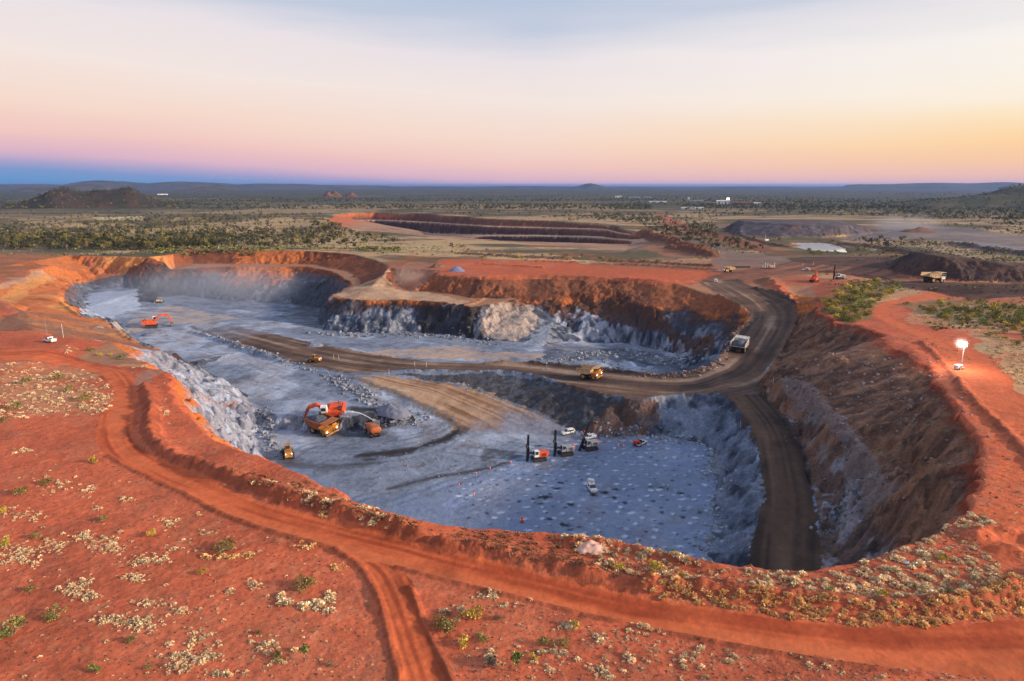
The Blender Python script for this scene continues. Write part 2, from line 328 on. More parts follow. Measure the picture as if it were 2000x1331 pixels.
BR_R = smooth_line(plain([(775, 1108), (800, 1130), (808, 1156), (824, 1212), (848, 1260), (885, 1340), (905, 1400)]), 2)
BR_POLY = np.vstack([BR_L[:, :2], BR_R[::-1, :2]])
SPUR_POLY = plain([(255, 735), (300, 712), (338, 716), (300, 730), (275, 752)])
GAP_POLY = plain([(790, 1060), (830, 1024), (905, 1030), (898, 1044), (862, 1078)])
PATH_C = smooth_line(plain([(1850, 570), (1800, 581), (1745, 587), (1716, 598), (1728, 616), (1770, 634), (1840, 660), (1890, 700)]), 2)
LAMP_POLY = plain([(1780, 668), (1830, 640), (1935, 700), (2005, 748), (2090, 800), (2090, 920), (2000, 852), (1960, 812), (1900, 760), (1866, 722)])
haul_l = smooth_line(W_['haul_left'], 2); haul_r = smooth_line(W_['haul_right'] , 2); haul_lo = smooth_line(W_['haul_low'], 1); haul_lo2 = smooth_line(W_['haul_low2'], 1)
HAUL_POLY = np.vstack([haul_l[::-1], haul_r, haul_lo, haul_lo2])[:, :2]
HAUL_C = smooth_line(onto([(1405, 540), (1440, 562), (1495, 590), (1516, 617), (1490, 665), (1448, 722), (1370, 752), (1250, 750), (1155, 740), (1000, 719), (840, 717), (720, 708), (600, 685), (500, 660), (400, 632)]), 2)[:, :2]
HAUL2_POLY = plain([(1370, 553), (1378, 543), (1400, 533), (1500, 520), (1600, 508), (1700, 500), (1765, 499), (1720, 512), (1640, 522), (1560, 536), (1500, 540), (1443, 547)])
HAUL3_C = plain([(1290, 420), (1310, 430), (1352, 448), (1425, 467), (1496, 489), (1560, 500), (1640, 503), (1760, 502)])
HAUL4_POLY = plain([(1540, 520), (1640, 518), (1720, 522), (1760, 540), (1810, 552), (2050, 553), (2050, 560), (1800, 566), (1700, 545), (1620, 532)])
PLAT_POLY = plain([(1520, 545), (1560, 536), (1620, 545), (1700, 552), (1640, 560), (1610, 575), (1590, 592), (1560, 598), (1540, 570)])
RAMP_POLY = np.vstack([smooth_line(W_['ramp_left'], 2), smooth_line(W_['ramp_right'], 2)[::-1]])[:, :2]
RAMP_C = (resample(smooth_line(W_['ramp_left'], 2), 30) + resample(smooth_line(W_['ramp_right'], 2), 30)) / 2
TAN_POLY = np.vstack([smooth_line(W_['ramp_up'], 2), onto([(1120, 850), (1080, 858), (1000, 850)]), smooth_line(W_['ramp_dn'], 2)[::-1]])[:, :2]
JUNC = onto([(1392, 764), (1425, 780), (1500, 782), (1498, 762), (1484, 748), (1440, 760)])
TAN_C = (resample(W_['ramp_up'], 20) + resample(W_['ramp_dn'], 20)) / 2
RED_FLAT = plain([(860, 505), (1000, 508), (1200, 520), (1390, 530), (1360, 548), (1200, 542), (1000, 537), (870, 534), (845, 520)])
NOTCH_POLY = onto([(775, 525), (800, 512), (830, 512), (850, 525), (838, 545), (828, 562), (790, 570), (768, 560)])
PEN_TOP = onto([(650, 577), (700, 556), (745, 540), (760, 525), (775, 545), (770, 565), (830, 570), (915, 590), (900, 597), (800, 586), (690, 586)])
BLAST = [p for p in W_['left_toe'][6:]] + onto([(1060, 870), (980, 905), (900, 935), (800, 960), (700, 975)])
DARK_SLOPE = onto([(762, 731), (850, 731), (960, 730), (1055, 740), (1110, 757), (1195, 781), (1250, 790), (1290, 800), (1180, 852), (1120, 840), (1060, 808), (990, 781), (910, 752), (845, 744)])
CUTS = onto([(905, 835), (868, 858), (800, 880), (707, 890)])
# berms and windrows: (line, height, half width)
BERMS = [
 (plain([(282, 752), (297, 790), (290, 835), (300, 862), (340, 890), (420, 925), (500, 955), (560, 975), (620, 990), (690, 1012), (760, 1034), (818, 1052)]), 2.1, 1.9),
 (plain([(866, 1068), (930, 1078), (1040, 1100), (1130, 1122), (1200, 1140), (1260, 1150), (1340, 1152), (1450, 1164), (1600, 1180), (1760, 1192), (1860, 1186), (1950, 1165), (2060, 1130)]), 1.9, 2.0),
 (plain([(1120, 1062), (1190, 1062), (1250, 1078), (1330, 1100), (1400, 1114)]), 0.9, 1.3),
 (plain([(212, 888), (260, 916), (315, 940), (420, 1000), (507, 1033), (600, 1058), (655, 1074)]), 0.45, 0.6),
 (plain([(655, 1078), (694, 1098), (718, 1128), (746, 1188), (762, 1260), (784, 1345)]), 0.55, 0.6),
 (plain([(800, 1150), (808, 1165), (818, 1195), (826, 1215), (850, 1262), (886, 1340)]), 0.4, 0.5),
 (plain([(775, 1110), (904, 1144), (1040, 1176), (1200, 1217), (1400, 1257), (1610, 1294), (1800, 1318)]), 0.4, 0.5),
 (plain([(1872, 735), (1905, 775), (1960, 828), (2010, 880), (2080, 960)]), 1.0, 1.3),
 (plain([(1800, 660), (1835, 690), (1862, 722), (1880, 760)]), 0.7, 1.2),
 (onto([(1460, 778), (1478, 815), (1487, 845), (1494, 900)]), 0.01, 1.0),
 (W_['haul_left'][1:12], 1.6, 1.5), (W_['haul_right'][1:7], 1.3, 1.4), (W_['haul_low'][1:], 1.2, 1.2),
 (W_['mid_crest'][2:], 1.0, 1.2), (W_['pen_crest'][:6], 0.9, 1.2), (W_['inner_crest'][2:7], 1.0, 1.2), (plain([(1040, 512), (1200, 517), (1400, 528)]), 1.6, 2.0), (plain([(935, 516), (1060, 524)]), 1.2, 1.6),
 (plain([(1500, 545), (1530, 562), (1560, 580)]), 3.0, 5.0), (plain([(1575, 530), (1640, 534), (1740, 548)]), 1.4, 2.0),
 (plain([(1905, 1050), (1940, 1040), (1990, 1045), (2040, 1070)]), 1.2, 2.2), (plain([(1960, 1075), (2010, 1090)]), 0.9, 2.0),
 (plain([(1255, 458), (1315, 478), (1385, 497)]), 6.0, 9.0), (plain([(1310, 486), (1350, 494), (1392, 503)]), 5.0, 6.0), (plain([(900, 497), (1000, 503), (1110, 508)]), 2.2, 3.5), (plain([(1180, 512), (1290, 516), (1390, 522)]), 2.2, 3.0), (plain([(1640, 476), (1720, 484), (1800, 500)]), 3.0, 6.0), (plain([(1860, 478), (1940, 492), (2040, 505)]), 4.0, 6.0), (plain([(1420, 452), (1470, 470), (1540, 482)]), 2.0, 4.0),
 (onto([(378, 650), (440, 668), (500, 690), (560, 707)]), 1.5, 2.2), (onto([(216, 630), (232, 650), (262, 668)]), 1.2, 1.5),
]
BERMS = [(smooth_line(np.asarray(b)[:, :2], 2), h, w) for b, h, w in BERMS]

def terrain_z(x, y, r):
    """height with the small relief: returns z, slope, depth below the plain"""
    s0 = samp(SLP, x, y) * inras(x, y)
    flat = 1 - sstep(0.05, 0.3, s0)
    wx = fbm(x, y, 14, 3, 1) * 1.9 + fbm(x, y, 4, 3, 3) * 0.8; wy = fbm(x, y, 14, 3, 2) * 1.9 + fbm(x, y, 4, 3, 4) * 0.8
    onroad = poly_in(x, y, HAUL_POLY) | poly_in(x, y, RAMP_POLY)
    st0 = sstep(.25, .6, s0) * sstep(2, 8, gz(r) - base_z(x, y)); w3 = fbm(x, y, 2.6, 3, 7); w4 = fbm(x, y, 2.6, 3, 8); wx += st0 * w3 * 1.5; wy += st0 * w4 * 1.5
    k = np.where(onroad, 0.15, np.where(y < 150, .3 + .7 * sstep(1.5, 8, gz(r) - base_z(x, y)), 1.0))
    z = base_z(x + wx * k, y + wy * k)
    sl = samp(SLP, x + wx * k, y + wy * k) * inras(x, y)
    steep = sstep(0.3, 0.8, sl)
    n1 = fbm(x, y, 5, 4, 11); n2 = fbm(x, y, 1.6, 3, 12)
    z += steep * (np.abs(n1) * -1.7 + np.abs(fbm(x, y, 10, 3, 13)) * -1.6 + n2 * 0.55 + 0.35)
    z += (1 - steep) * np.where(onroad | poly_in(x, y, PER_POLY), 0.12, 1.0) * (fbm(x, y, 7, 3, 21) * 0.10 + n2 * 0.05) * (r < 1500)
    z += fbm(x, y, 160, 3, 31) * 1.2 * sstep(560, 900, r) * sstep(0.5, 0, sl) * (1 - sstep(2500, 5000, r))
    for L, h, w in BERMS:
        D, T, S = seg_dist(x, y, L, w * 3.2)
        m = np.where(D < w * 3.2)[0]
        if len(m):
            hm = h * (0.8 + 0.35 * fbm(T[m], T[m] * 0 + h, 5, 3, 41))
            z[m] += hm * np.exp(-(D[m] / w) ** 2 * 1.3) * (1 + 0.25 * n2[m])
    return z, sl, gz(r) - z, n1, n2
# ---------------------------------------------------------------- ground colours (albedo), laid by soil and rock, some shade painted in
def A_(c, k=0.76):
    return np.array(lin(c), np.float32) * k
RED = A_((212, 108, 74), .84); RED2 = A_((188, 96, 68), .82); ROADR = A_((226, 114, 70), .8); DKRED = A_((142, 76, 56)); STRAW = A_((206, 172, 128)); DUSTY = A_((188, 128, 98))
OLIVE = A_((96, 92, 66)); FARO = A_((84, 84, 66)); GREY = A_((138, 146, 164), .82); GREYL = A_((186, 195, 214), .88); GREYD = A_((92, 100, 118)); BLACKR = A_((56, 56, 62)); HAULC = A_((122, 94, 78)); HAULL = A_((176, 146, 124))
TANR = A_((196, 156, 124)); BROWN = A_((130, 92, 72)); BROWND = A_((84, 64, 56)); BROWNL = A_((176, 126, 96)); ORANGE = A_((212, 122, 68)); ORANGEL = A_((232, 166, 100)); WHITER = A_((206, 202, 204)); SLATE = A_((86, 82, 84)); MAUVE = A_((150, 122, 112))
RIGHT_WALL = plain([(1475, 760), (1530, 690), (1580, 600), (1640, 620), (1745, 650), (1830, 700), (1880, 765), (1935, 850), (1935, 930), (1905, 1000), (1790, 1070), (1600, 1125)]) 
RIGHT_WALL = [W_['ramp_right'][i][:2] for i in range(len(W_['ramp_right']))][::-1] + [p[:2] for p in W_['haul_right'][::-1]] + [(130, 330), (150, 300), (150, 200), (140, 100), (60, 70), (38, 80)]
TALUS = onto([(935, 655), (950, 600), (985, 588), (1040, 590), (1052, 640), (1010, 668)])
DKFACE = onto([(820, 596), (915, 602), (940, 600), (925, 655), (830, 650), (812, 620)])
MIDBAND = onto([(1060, 585), (1200, 586), (1300, 615), (1400, 650), (1390, 690), (1300, 650), (1180, 622), (1080, 618)])
PALEB = onto([(1085, 612), (1125, 600), (1210, 632), (1330, 664), (1360, 690), (1250, 668), (1100, 650)])
SHOE = onto([(160, 612), (170, 572), (265, 566), (275, 600), (240, 612)])
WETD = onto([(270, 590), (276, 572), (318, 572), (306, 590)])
WPILE = onto([(700, 735), (700, 720)])
RUBBLE_L = W_['bench_toe']
JIT = {}
def jitter(x, y, a, sc_, s):
    k = 4 if sc_ < 7 else 13
    if JIT.get('n') is not x: JIT.clear(); JIT['n'] = x
    if k not in JIT: JIT[k] = (fbm(x, y, k, 3, 70 + k), fbm(x, y, k, 3, 75 + k))
    return x + JIT[k][0] * a, y + JIT[k][1] * a
def mixc(C, w, c):
    w = w[:, None].astype(np.float32) if hasattr(w, 'shape') else w
    C += (c - C) * w
def paint(x, y, z, sl, D, r, n1, n2):
    N = len(x); C = np.empty((N, 3), np.float32); zone = np.zeros(N, np.int8)
    b1 = fbm(x, y, 26, 4, 51); b2 = fbm(x, y, 7, 4, 52); b3 = fbm(x, y, 1.7, 3, 53); big = fbm(x, y, 120, 4, 54)
    # --- plain: red soil near, dry grass and scrub farther off
    C[:] = RED; mixc(C, sstep(0.0, .7, b1) * .55, RED2); mixc(C, sstep(.1, .8, b2) * .35, DKRED); mixc(C, sstep(.25, .9, -b2 + b3 * .3) * .3, DUSTY)
    mixc(C, sstep(.5, 1.0, b3 + b2 * .4) * .18, STRAW)
    rn = np.abs(fbm(x * 1.3 + y * .4, y - .3 * x, 9, 4, 57)); mixc(C, sstep(.09, .0, rn) * .35, A_((226, 138, 100))); mixc(C, sstep(.2, .8, fbm(x, y, 45, 3, 58)) * .4, A_((176, 82, 56))); mixc(C, sstep(.3, .9, -fbm(x, y, 18, 4, 59)) * .45, A_((222, 128, 92)))
    far = sstep(330, 560, r + 60 * b1)
    e1 = fbm(x * .55, y, 34, 5, 61); e2 = fbm(x * .7, y, 11, 4, 62); tone = np.clip(.5 + .55 * big + .35 * e1, 0, 1)
    F = np.empty((N, 3), np.float32); F[:] = A_((140, 116, 94)); mixc(F, sstep(.42, .72, tone + e2 * .25) * .85, STRAW); mixc(F, sstep(-.15, .4, -e1 - big * .5 + e2 * .35) * .9, OLIVE); mixc(F, sstep(.45, .9, e2 - e1 * .2) * .5, RED2)
    mixc(C, far, F)
    vf = sstep(900, 2200, r); h1 = fbm(x * .35, y, 260, 5, 63); h2 = fbm(x * .5, y, 60, 4, 64)
    G = np.empty((N, 3), np.float32); G[:] = FARO; mixc(G, sstep(.35, .8, h1 + h2 * .5) * .45, A_((146, 130, 104))); mixc(G, sstep(.1, .7, -h2) * .5, A_((62, 66, 52)))
    mixc(C, vf, G); mixc(C, sstep(3500, 9000, r), A_((70, 78, 70)))
    def reg(P, c, w=1.0, jit=1.0, js=4, s=70, mixer=None):
        jx, jy = jitter(x, y, jit, js, s); m = poly_in(jx, jy, P)
        if isinstance(w, (int, float)): C[m] += (c - C[m]) * w
        else: C[m] += (c - C[m]) * w[m][:, None]
        return m
    # scrub flats by the haul road
    for L in ([(1606, 605), (1612, 582), (1650, 553), (1720, 549), (1768, 562), (1722, 584), (1695, 620), (1640, 624)], [(1765, 592), (1850, 584), (2060, 602), (2060, 640), (1900, 632), (1800, 615)]): reg(plain(L), A_((150, 128, 88)), np.clip(.75 + .3 * e2, 0, 1), 3, 8)
    # compacted red aprons on the right and the flat beyond the middle wall
    m = reg(LAMP_POLY, ROADR, .8 - .25 * np.clip(b2, 0, 1), 1.5)
    reg(plain([(1925, 1010), (1935, 860), (1890, 780), (1850, 720), (1870, 720), (1960, 830), (2080, 950), (2080, 1120), (1960, 1100), (1900, 1040)]), ROADR, .6 + .3 * b2, 2.5)
    reg(RED_FLAT, A_((208, 104, 68)), .8 + .2 * b2, 3, 8)
    reg(plain([(1380, 508), (1330, 492), (1300, 470), (1380, 470), (1500, 500), (1560, 515), (1480, 522), (1390, 530)]), MAUVE, .7, 3, 9)
    reg(PLAT_POLY, A_((190, 106, 76)), .85, 2, 6)
    # pale dry grass flats
    for L, c, w in (([(180, 470), (230, 462), (420, 452), (640, 440), (660, 432), (560, 428), (380, 440), (200, 455)], STRAW, .6), ([(175, 424), (280, 422), (278, 431), (190, 430)], A_((226, 206, 164)), .8), ([(380, 415), (620, 400), (1150, 400), (1250, 405), (1180, 410), (800, 408), (500, 420)], STRAW, .4), ([(-80, 494), (150, 498), (100, 530), (0, 572), (-80, 572)], A_((196, 116, 80)), .7),
                    ([(470, 480), (700, 470), (900, 490), (1180, 512), (1390, 505), (1380, 520), (1180, 518), (900, 500), (700, 492)], STRAW, .75), ([(1640, 470), (1760, 470), (2060, 500), (2060, 520), (1880, 500), (1780, 480), (1700, 490)], A_((190, 160, 130)), .8),
                    ([(1900, 640), (1990, 660), (2090, 690), (2090, 780), (2000, 742), (1930, 690)], STRAW, .75), ([(1760, 600), (1900, 590), (2060, 610), (2060, 650), (1880, 640), (1780, 625)], STRAW, .5), ([(1740, 560), (1790, 570), (1770, 582), (1700, 596), (1610, 596), (1690, 580)], STRAW, .6),
                    ([(0, 700), (110, 698), (170, 715), (222, 752), (222, 780), (180, 810), (0, 812)], STRAW, .28), ([(180, 705), (250, 708), (330, 706), (260, 690), (190, 682)], STRAW, .35)):
        reg(plain(L), c, np.clip(w + .35 * e2 + .25 * b3, 0, 1), 5, 14, 75)
    for L, w in (([(1195, 445), (1250, 452), (1320, 470), (1390, 490), (1400, 508), (1300, 500), (1240, 480)], .8), ([(1280, 425), (1330, 440), (1500, 478), (1480, 490), (1380, 470), (1300, 455)], .6), ([(1180, 505), (1390, 508), (1400, 528), (1180, 520)], .6)): reg(plain(L), A_((168, 112, 86)), np.clip(w + .4 * e2, 0, 1), 4, 12)
    for L, h, wd in BERMS[22:29]:
        Dd, T, S = seg_dist(x, y, L, wd * 2); m = Dd < wd * (1.1 + .3 * b3); C[m] += (A_((118, 78, 60)) - C[m]) * .8
    # grey waste flats behind the pond
    reg(plain([(1640, 452), (1760, 438), (1880, 446), (2090, 470), (2090, 492), (1960, 488), (1800, 468), (1660, 468)]), A_((126, 116, 120)), np.clip(.75 + .4 * e2, 0, 1), 6, 16)
    reg(plain([(1850, 470), (1960, 478), (2000, 488), (1940, 488)]), A_((150, 142, 150)), .8, 4, 10)
    # --- diggings
    vs = fbm(x, y, 3.2, 3, 81); strat = fbm(x + z * 0.3, z * 6 + x * .1, 9, 3, 82); stain = fbm(x * 1.4, z * 3 + y * 1.4, 16, 4, 83)
    pit = D > 1.6
    wall = (pit & (sl > .3)) | ((sl > .3) & (D > -4.5) & (x < -70) & (y > 480) & (r < 690)); floor = pit & ~wall; pit = pit | wall
    fl = np.empty((N, 3), np.float32); fl[:] = GREY; mixc(fl, sstep(.0, .7, b1 + b2 * .4) * .7, GREYL); mixc(fl, sstep(.2, .9, -b2 * .7 - b1 * .6) * .45, GREYD); mixc(fl, sstep(.55, 1., -b3 - .6 * b2) * .35, BLACKR); mixc(fl, sstep(.2, .7, b1 - b2 * .4 + b3 * .2) * .3, A_((150, 126, 108))); mixc(fl, sstep(.25, .7, fbm(x, y, 3.2, 4, 56) - .3 * b1) * .35, A_((96, 102, 118)))
    sh = sstep(16, 11, D); mixc(fl, sh, BROWNL)                     # high benches keep the soil's colour
    wl = np.empty((N, 3), np.float32); dd = D + 3.0 * stain + 1.6 * vs
    wl[:] = ORANGE; mixc(wl, sstep(-.2, .6, stain + vs * .4) * .75, BROWN); mixc(wl, sstep(8, 13, dd), BROWND); mixc(wl, sstep(12, 19, dd), GREYD); mixc(wl, sstep(14, 20, dd) * sstep(.0, .7, vs + strat * .6) * .7, A_((166, 166, 174))); mixc(wl, sstep(14, 20, dd) * sstep(.15, .6, -vs - stain * .6) * .7, BLACKR)
    C[floor] = fl[floor]; C[wall] = wl[wall]; zone[floor] = 3; zone[wall] = 4
    def wreg(P, c, w, sel=None, **k):
        jx, jy = jitter(x, y, k.get('jit', 1.2), k.get('js', 4), k.get('s', 90)); m = poly_in(jx, jy, P)
        if sel is not None: m &= sel
        ww = w if isinstance(w, (int, float)) else w[m][:, None]
        C[m] += (c - C[m]) * ww; return m
    # upper pit at the back: warm upper wall, misty grey below
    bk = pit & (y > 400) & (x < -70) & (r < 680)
    C[bk & wall] += (A_((128, 76, 56)) - C[bk & wall]) * (sstep(15, 10, dd[bk & wall]) * (.85))[:, None]
    C[bk & wall & (D > 11)] += (A_((120, 122, 136)) - C[bk & wall & (D > 11)]) * .45
    orr = bk & wall & (np.abs((x + 196) / 24) < 1 + .4 * vs); C[orr] += (ORANGE - C[orr]) * (sstep(22, 12, dd[orr]) * .75)[:, None]
    wreg(onto([(262, 575), (270, 535), (330, 520), (400, 530), (380, 565), (320, 580)]), A_((66, 62, 64)), np.clip(.6 + .5 * vs, 0, 1), bk); wreg(onto([(560, 545), (640, 540), (670, 560), (640, 600), (570, 590)]), A_((70, 66, 68)), np.clip(.55 + .5 * vs, 0, 1), bk)  # first dark patch paints shadow onto the left of the back wall
    # orange terraces at the left
    tl = pit & (x < -130) & (y > 255) & (D < 15.5) & poly_in(x, y, [(-130, 255), (-155, 285), (-178, 310), (-205, 338), (-226, 352), (-262, 394), (-288, 437), (-313, 485), (-316, 515), (-260, 525), (-270, 545), (-440, 570), (-440, 250)])
    C[tl] = ORANGE; mm = np.zeros((N, 3), np.float32); mm[:] = ORANGE; mixc(mm, sstep(-.1, .6, b2 + strat * .4) * .7, A_((196, 118, 84))); mixc(mm, sstep(.1, .7, b1) * .6, ORANGEL); mixc(mm, sstep(.25, .7, -b1 - b2 * .5) * .7, A_((146, 84, 60))); mixc(mm, sstep(.3, .8, b3 + b2 * .5) * .3, DUSTY)
    mixc(mm, poly_in(x + 4 * b2, y, plain([(0, 512), (50, 520), (110, 520), (60, 536), (0, 552)])) * .7, A_((196, 158, 134))); mixc(mm, poly_in(x + 3 * b2, y, onto([(0, 592), (35, 604), (66, 636), (62, 655), (0, 650)])) * .8, A_((128, 74, 56))); mixc(mm, poly_in(x + 3 * b2, y, onto([(0, 575), (40, 553), (90, 533), (112, 548), (60, 566), (10, 590)])) * .6, ORANGEL)
    C[tl] = mm[tl]; zone[tl] = np.where(sl[tl] > .3, 4, 0)
    m = pit & (x < -128) & (y < 330) & poly_in(x, y, [(-134, 259), (-151, 278), (-176, 308), (-200, 337), (-270, 330), (-260, 250), (-150, 200)]); C[m] += (A_((150, 112, 94)) - C[m]) * (.55 + .35 * b2[m])[:, None]
    # near left wall: pale grey blue rock under an orange lip
    lw = wall & (x < -58) & (y < 300) & (x > -165) & (y < 262 + (x + 150) * -.2)
    q = np.zeros((N, 3), np.float32); q[:] = A_((168, 166, 178), .7); mixc(q, sstep(0, .7, vs + b2 * .5) * .6, GREYL); mixc(q, sstep(.1, .7, -b3 - vs * .5) * .7, GREYD); mixc(q, sstep(.3, .8, stain) * .4, DUSTY); mixc(q, sstep(8.5, 3.5, dd), ORANGE)
    C[lw] = q[lw]
    # right wall: brown weathered ground, grey at the foot
    rw = pit & poly_in(x, y, RIGHT_WALL)
    q = np.zeros((N, 3), np.float32); q[:] = BROWN; mixc(q, sstep(-.1, .6, b1 + b3 * .3) * .6, BROWNL); mixc(q, sstep(.1, .6, -b2 - stain * .4) * .7, BROWND); mixc(q, sstep(.35, .8, b3 + vs * .5) * .35, MAUVE)
    vs2 = fbm(x * .16 + y * .05, y, 3.4, 4, 84); vs2 = .6 * vs2 + .7 * fbm(x, y, 2.4, 4, 86); mixc(q, sstep(.1, .6, vs2) * .5, A_((186, 138, 108))); mixc(q, sstep(.1, .6, -vs2) * .5, A_((70, 54, 47)))
    gb = sstep(14.5, 20, D + 3 * b2) * sstep(240, 150, y + 25 * b1); mixc(q, gb * .6, A_((98, 92, 94))); mixc(q, gb * sstep(.2, .7, vs + b2 * .4) * .7, A_((178, 172, 180)))
    mixc(q, sstep(4, 1.5, D + b2), A_((150, 70, 46)))
    C[rw] = q[rw]; zone[rw] = 4
    Dd, T, S = seg_dist(x, y, W_['wall_bench'], 9); m = rw & (Dd < 2.2 + 1.2 * b2); C[m] += (A_((150, 132, 128)) - C[m]) * .7
    # middle headland
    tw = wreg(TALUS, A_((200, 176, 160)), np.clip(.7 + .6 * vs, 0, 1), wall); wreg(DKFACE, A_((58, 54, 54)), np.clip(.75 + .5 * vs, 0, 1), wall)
    mid = wall & (x > -60) & (x < 130) & (y > 340) & (y < 440); up = mid & (D < 11 + vs)
    C[up] += (A_((150, 92, 66)) - C[up]) * np.clip(.75 - .5 * stain[up] - .3 * vs[up], 0, 1)[:, None]; C[up] += (A_((84, 58, 48)) - C[up]) * (sstep(.1, .55, -fbm(x[up], y[up] * .2, 7, 4, 85)) * .65)[:, None]
    wreg(MIDBAND, A_((104, 72, 56)), np.clip(.75 + .4 * vs, 0, 1), wall); wreg(PALEB, A_((178, 180, 196)), np.clip(.35 + .9 * vs, 0, 1), wall)
    wreg(PEN_TOP, A_((206, 168, 136)), np.clip(.8 + .5 * b2, 0, 1), sl < .55); wreg(NOTCH_POLY, A_((176, 120, 96)), .8)
    fp = pit & (y > 560) & (y < 1480) & poly_in(x, y, W_['far_crest'])
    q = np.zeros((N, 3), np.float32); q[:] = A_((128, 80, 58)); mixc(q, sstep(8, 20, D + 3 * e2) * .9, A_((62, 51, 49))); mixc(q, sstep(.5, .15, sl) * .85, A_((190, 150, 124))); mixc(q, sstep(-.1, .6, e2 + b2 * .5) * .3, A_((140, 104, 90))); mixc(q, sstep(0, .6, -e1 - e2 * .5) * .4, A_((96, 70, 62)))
    mixc(q, sstep(-190, -270, x + 16 * e2) * sstep(14, 4, D + e2 * 3) * .9, A_((206, 112, 72)))
    for nm, wd in (('far_b2', 20), ('far_d', 24), ('far_c', 16)):
        Dd, T, S = seg_dist(x, y, W_[nm], 30); mixc(q, ((Dd < wd * (1 + .5 * e2)) & (sl < .4)) * .85, A_((206, 164, 136)))
        m = (S > -60) & (Dd < 40) & (S < -wd); 
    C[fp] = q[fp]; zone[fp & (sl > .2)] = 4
    sp = pit & (y > 560) & poly_in(x, y, plain([(700, 462), (770, 463), (812, 470), (780, 476), (720, 470)])); C[sp] = A_((204, 134, 92))
    # tan flats on the way to the middle pit
    wreg(onto([(700, 690), (780, 682), (900, 676), (940, 688), (1060, 692), (1050, 702), (900, 703), (760, 698)]), A_((196, 168, 150)), np.clip(.75 + .4 * b2, 0, 1), jit=4)
    wreg(onto([(180, 640), (260, 622), (330, 596), (420, 612), (470, 622), (400, 634), (340, 632), (260, 650)]), A_((190, 172, 164)), np.clip(.6 + .5 * b2, 0, 1), jit=4)
    wreg(onto([(1060, 670), (1200, 680), (1340, 694), (1385, 716), (1300, 722), (1200, 704), (1060, 702)]), A_((84, 88, 102)), np.clip(.7 + .5 * b2, 0, 1), floor, jit=4); wreg(onto([(555, 600), (625, 600), (640, 622), (600, 640), (540, 622)]), A_((92, 94, 104)), np.clip(.6 + .5 * b2, 0, 1), jit=6)
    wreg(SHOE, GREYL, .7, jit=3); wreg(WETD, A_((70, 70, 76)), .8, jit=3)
    # blast floor
    bl = wreg(BLAST, A_((128, 142, 172), .82), np.clip(.7 + .4 * b2, 0, 1), floor)
    far_b = bl & (y > 195); C[far_b] += (A_((150, 138, 136)) - C[far_b]) * (sstep(196, 222, y[far_b] + 6 * b2[far_b] + .35 * (0 - x[far_b])) * .65)[:, None]
    for P, col, w in SPOTS:
        i = np.where(bl)[0]
        if not len(i): break
        kx = ((x[i] - RX0) / .5).astype(int); break
    if bl.any():
        i = np.where(bl)[0]; gi = np.clip(((x[i] + 120) / .25).astype(int), 0, SPOT.shape[1] - 1); gj = np.clip(((y[i] - 110) / .25).astype(int), 0, SPOT.shape[0] - 1)
        sp = SPOT[gj, gi]; ok = (sl[i] < .3)
        C[i] += (A_((222, 232, 252), .8) - C[i]) * (np.clip(sp, 0, 1) * ok)[:, None]; C[i] += (A_((44, 46, 56)) - C[i]) * (np.clip(-sp, 0, 1) * ok)[:, None]
    # slope up to the haul road behind the blast floor, rough grey wall beside the ramp
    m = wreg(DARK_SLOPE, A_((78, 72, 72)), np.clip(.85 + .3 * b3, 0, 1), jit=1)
    m = wreg(onto([(1195, 790), (1290, 792), (1270, 845), (1180, 858), (1130, 846), (1170, 815)]), A_((124, 88, 70)), np.clip(.55 + .5 * vs, 0, 1))
    m = wreg(onto([(1290, 785), (1420, 780), (1475, 862), (1488, 940), (1470, 1040), (1440, 1100), (1370, 1085), (1398, 990), (1404, 930), (1398, 880), (1364, 860), (1290, 850)]), A_((140, 148, 168)), np.clip(.6 + .6 * vs, 0, 1)); 
    # dark dug ground in front of the digging face, and the dark haul marks on the floor
    for L, w, s in ((CUTS, 3.2, 1.0), (onto([(985, 905), (955, 915), (850, 932), (760, 955)]), 1.5, .8), (onto([(610, 838), (670, 850), (740, 850)]), 4.5, .7), (onto([(560, 905), (640, 915), (720, 905)]), 3.5, .6), (onto([(1000, 890), (960, 880), (945, 900)]), 3.0, .6), (onto([(690, 800), (740, 800), (745, 830)]), 3.2, .95), (onto([(1450, 790), (1490, 800)]), 2.0, .3)):
        Dd, T, S = seg_dist(x, y, L, 14); w2 = w * (1 + .7 * b2 + .5 * b3); m = Dd < w2; C[m] += (A_((58, 54, 54)) - C[m]) * np.clip(s * (1 - (Dd[m] / w2[m]) ** 2), 0, 1)[:, None]
    for L, w, sgn in TRACKS:
        Dd, T, S = seg_dist(x, y, L, 8); q_ = np.abs(np.abs(S) - w); m = (q_ < .75 + .4 * b3) & (Dd < w + 2); C[m] *= (1 - sgn * (.55 + .4 * b2[m]))[:, None]
    # --- roads, with wheel marks that follow them
    f1 = fbm(x, y, 1.1, 3, 96); f2 = fbm(x, y, 1.1, 3, 97)
    def road(P, line, c, cl, cd, zid, per=2.6, jit=.5, w=1.0, maxd=40, feather=0.0, fade=0.0):
        jx, jy = jitter(x, y, jit, 3, 95); jx = jx + f1 * feather; jy = jy + f2 * feather; m = poly_in(jx, jy, P)
        i = np.where(m)[0]
        if not len(i): return m
        Dd, T, S = seg_dist(x[i], y[i], line, maxd)
        s1 = vnoise(S / per + 100, T / 60, 5) * 2 - 1; s2 = vnoise(S / (per * .35) + 50, T / 25, 6) * 2 - 1; st = .65 * s1 + .45 * s2 + .25 * b2[i]
        K = np.empty((len(i), 3), np.float32); K[:] = c; K += (cl - K) * sstep(.0, .75, st)[:, None]; K += (cd - K) * sstep(.0, .75, -st)[:, None]
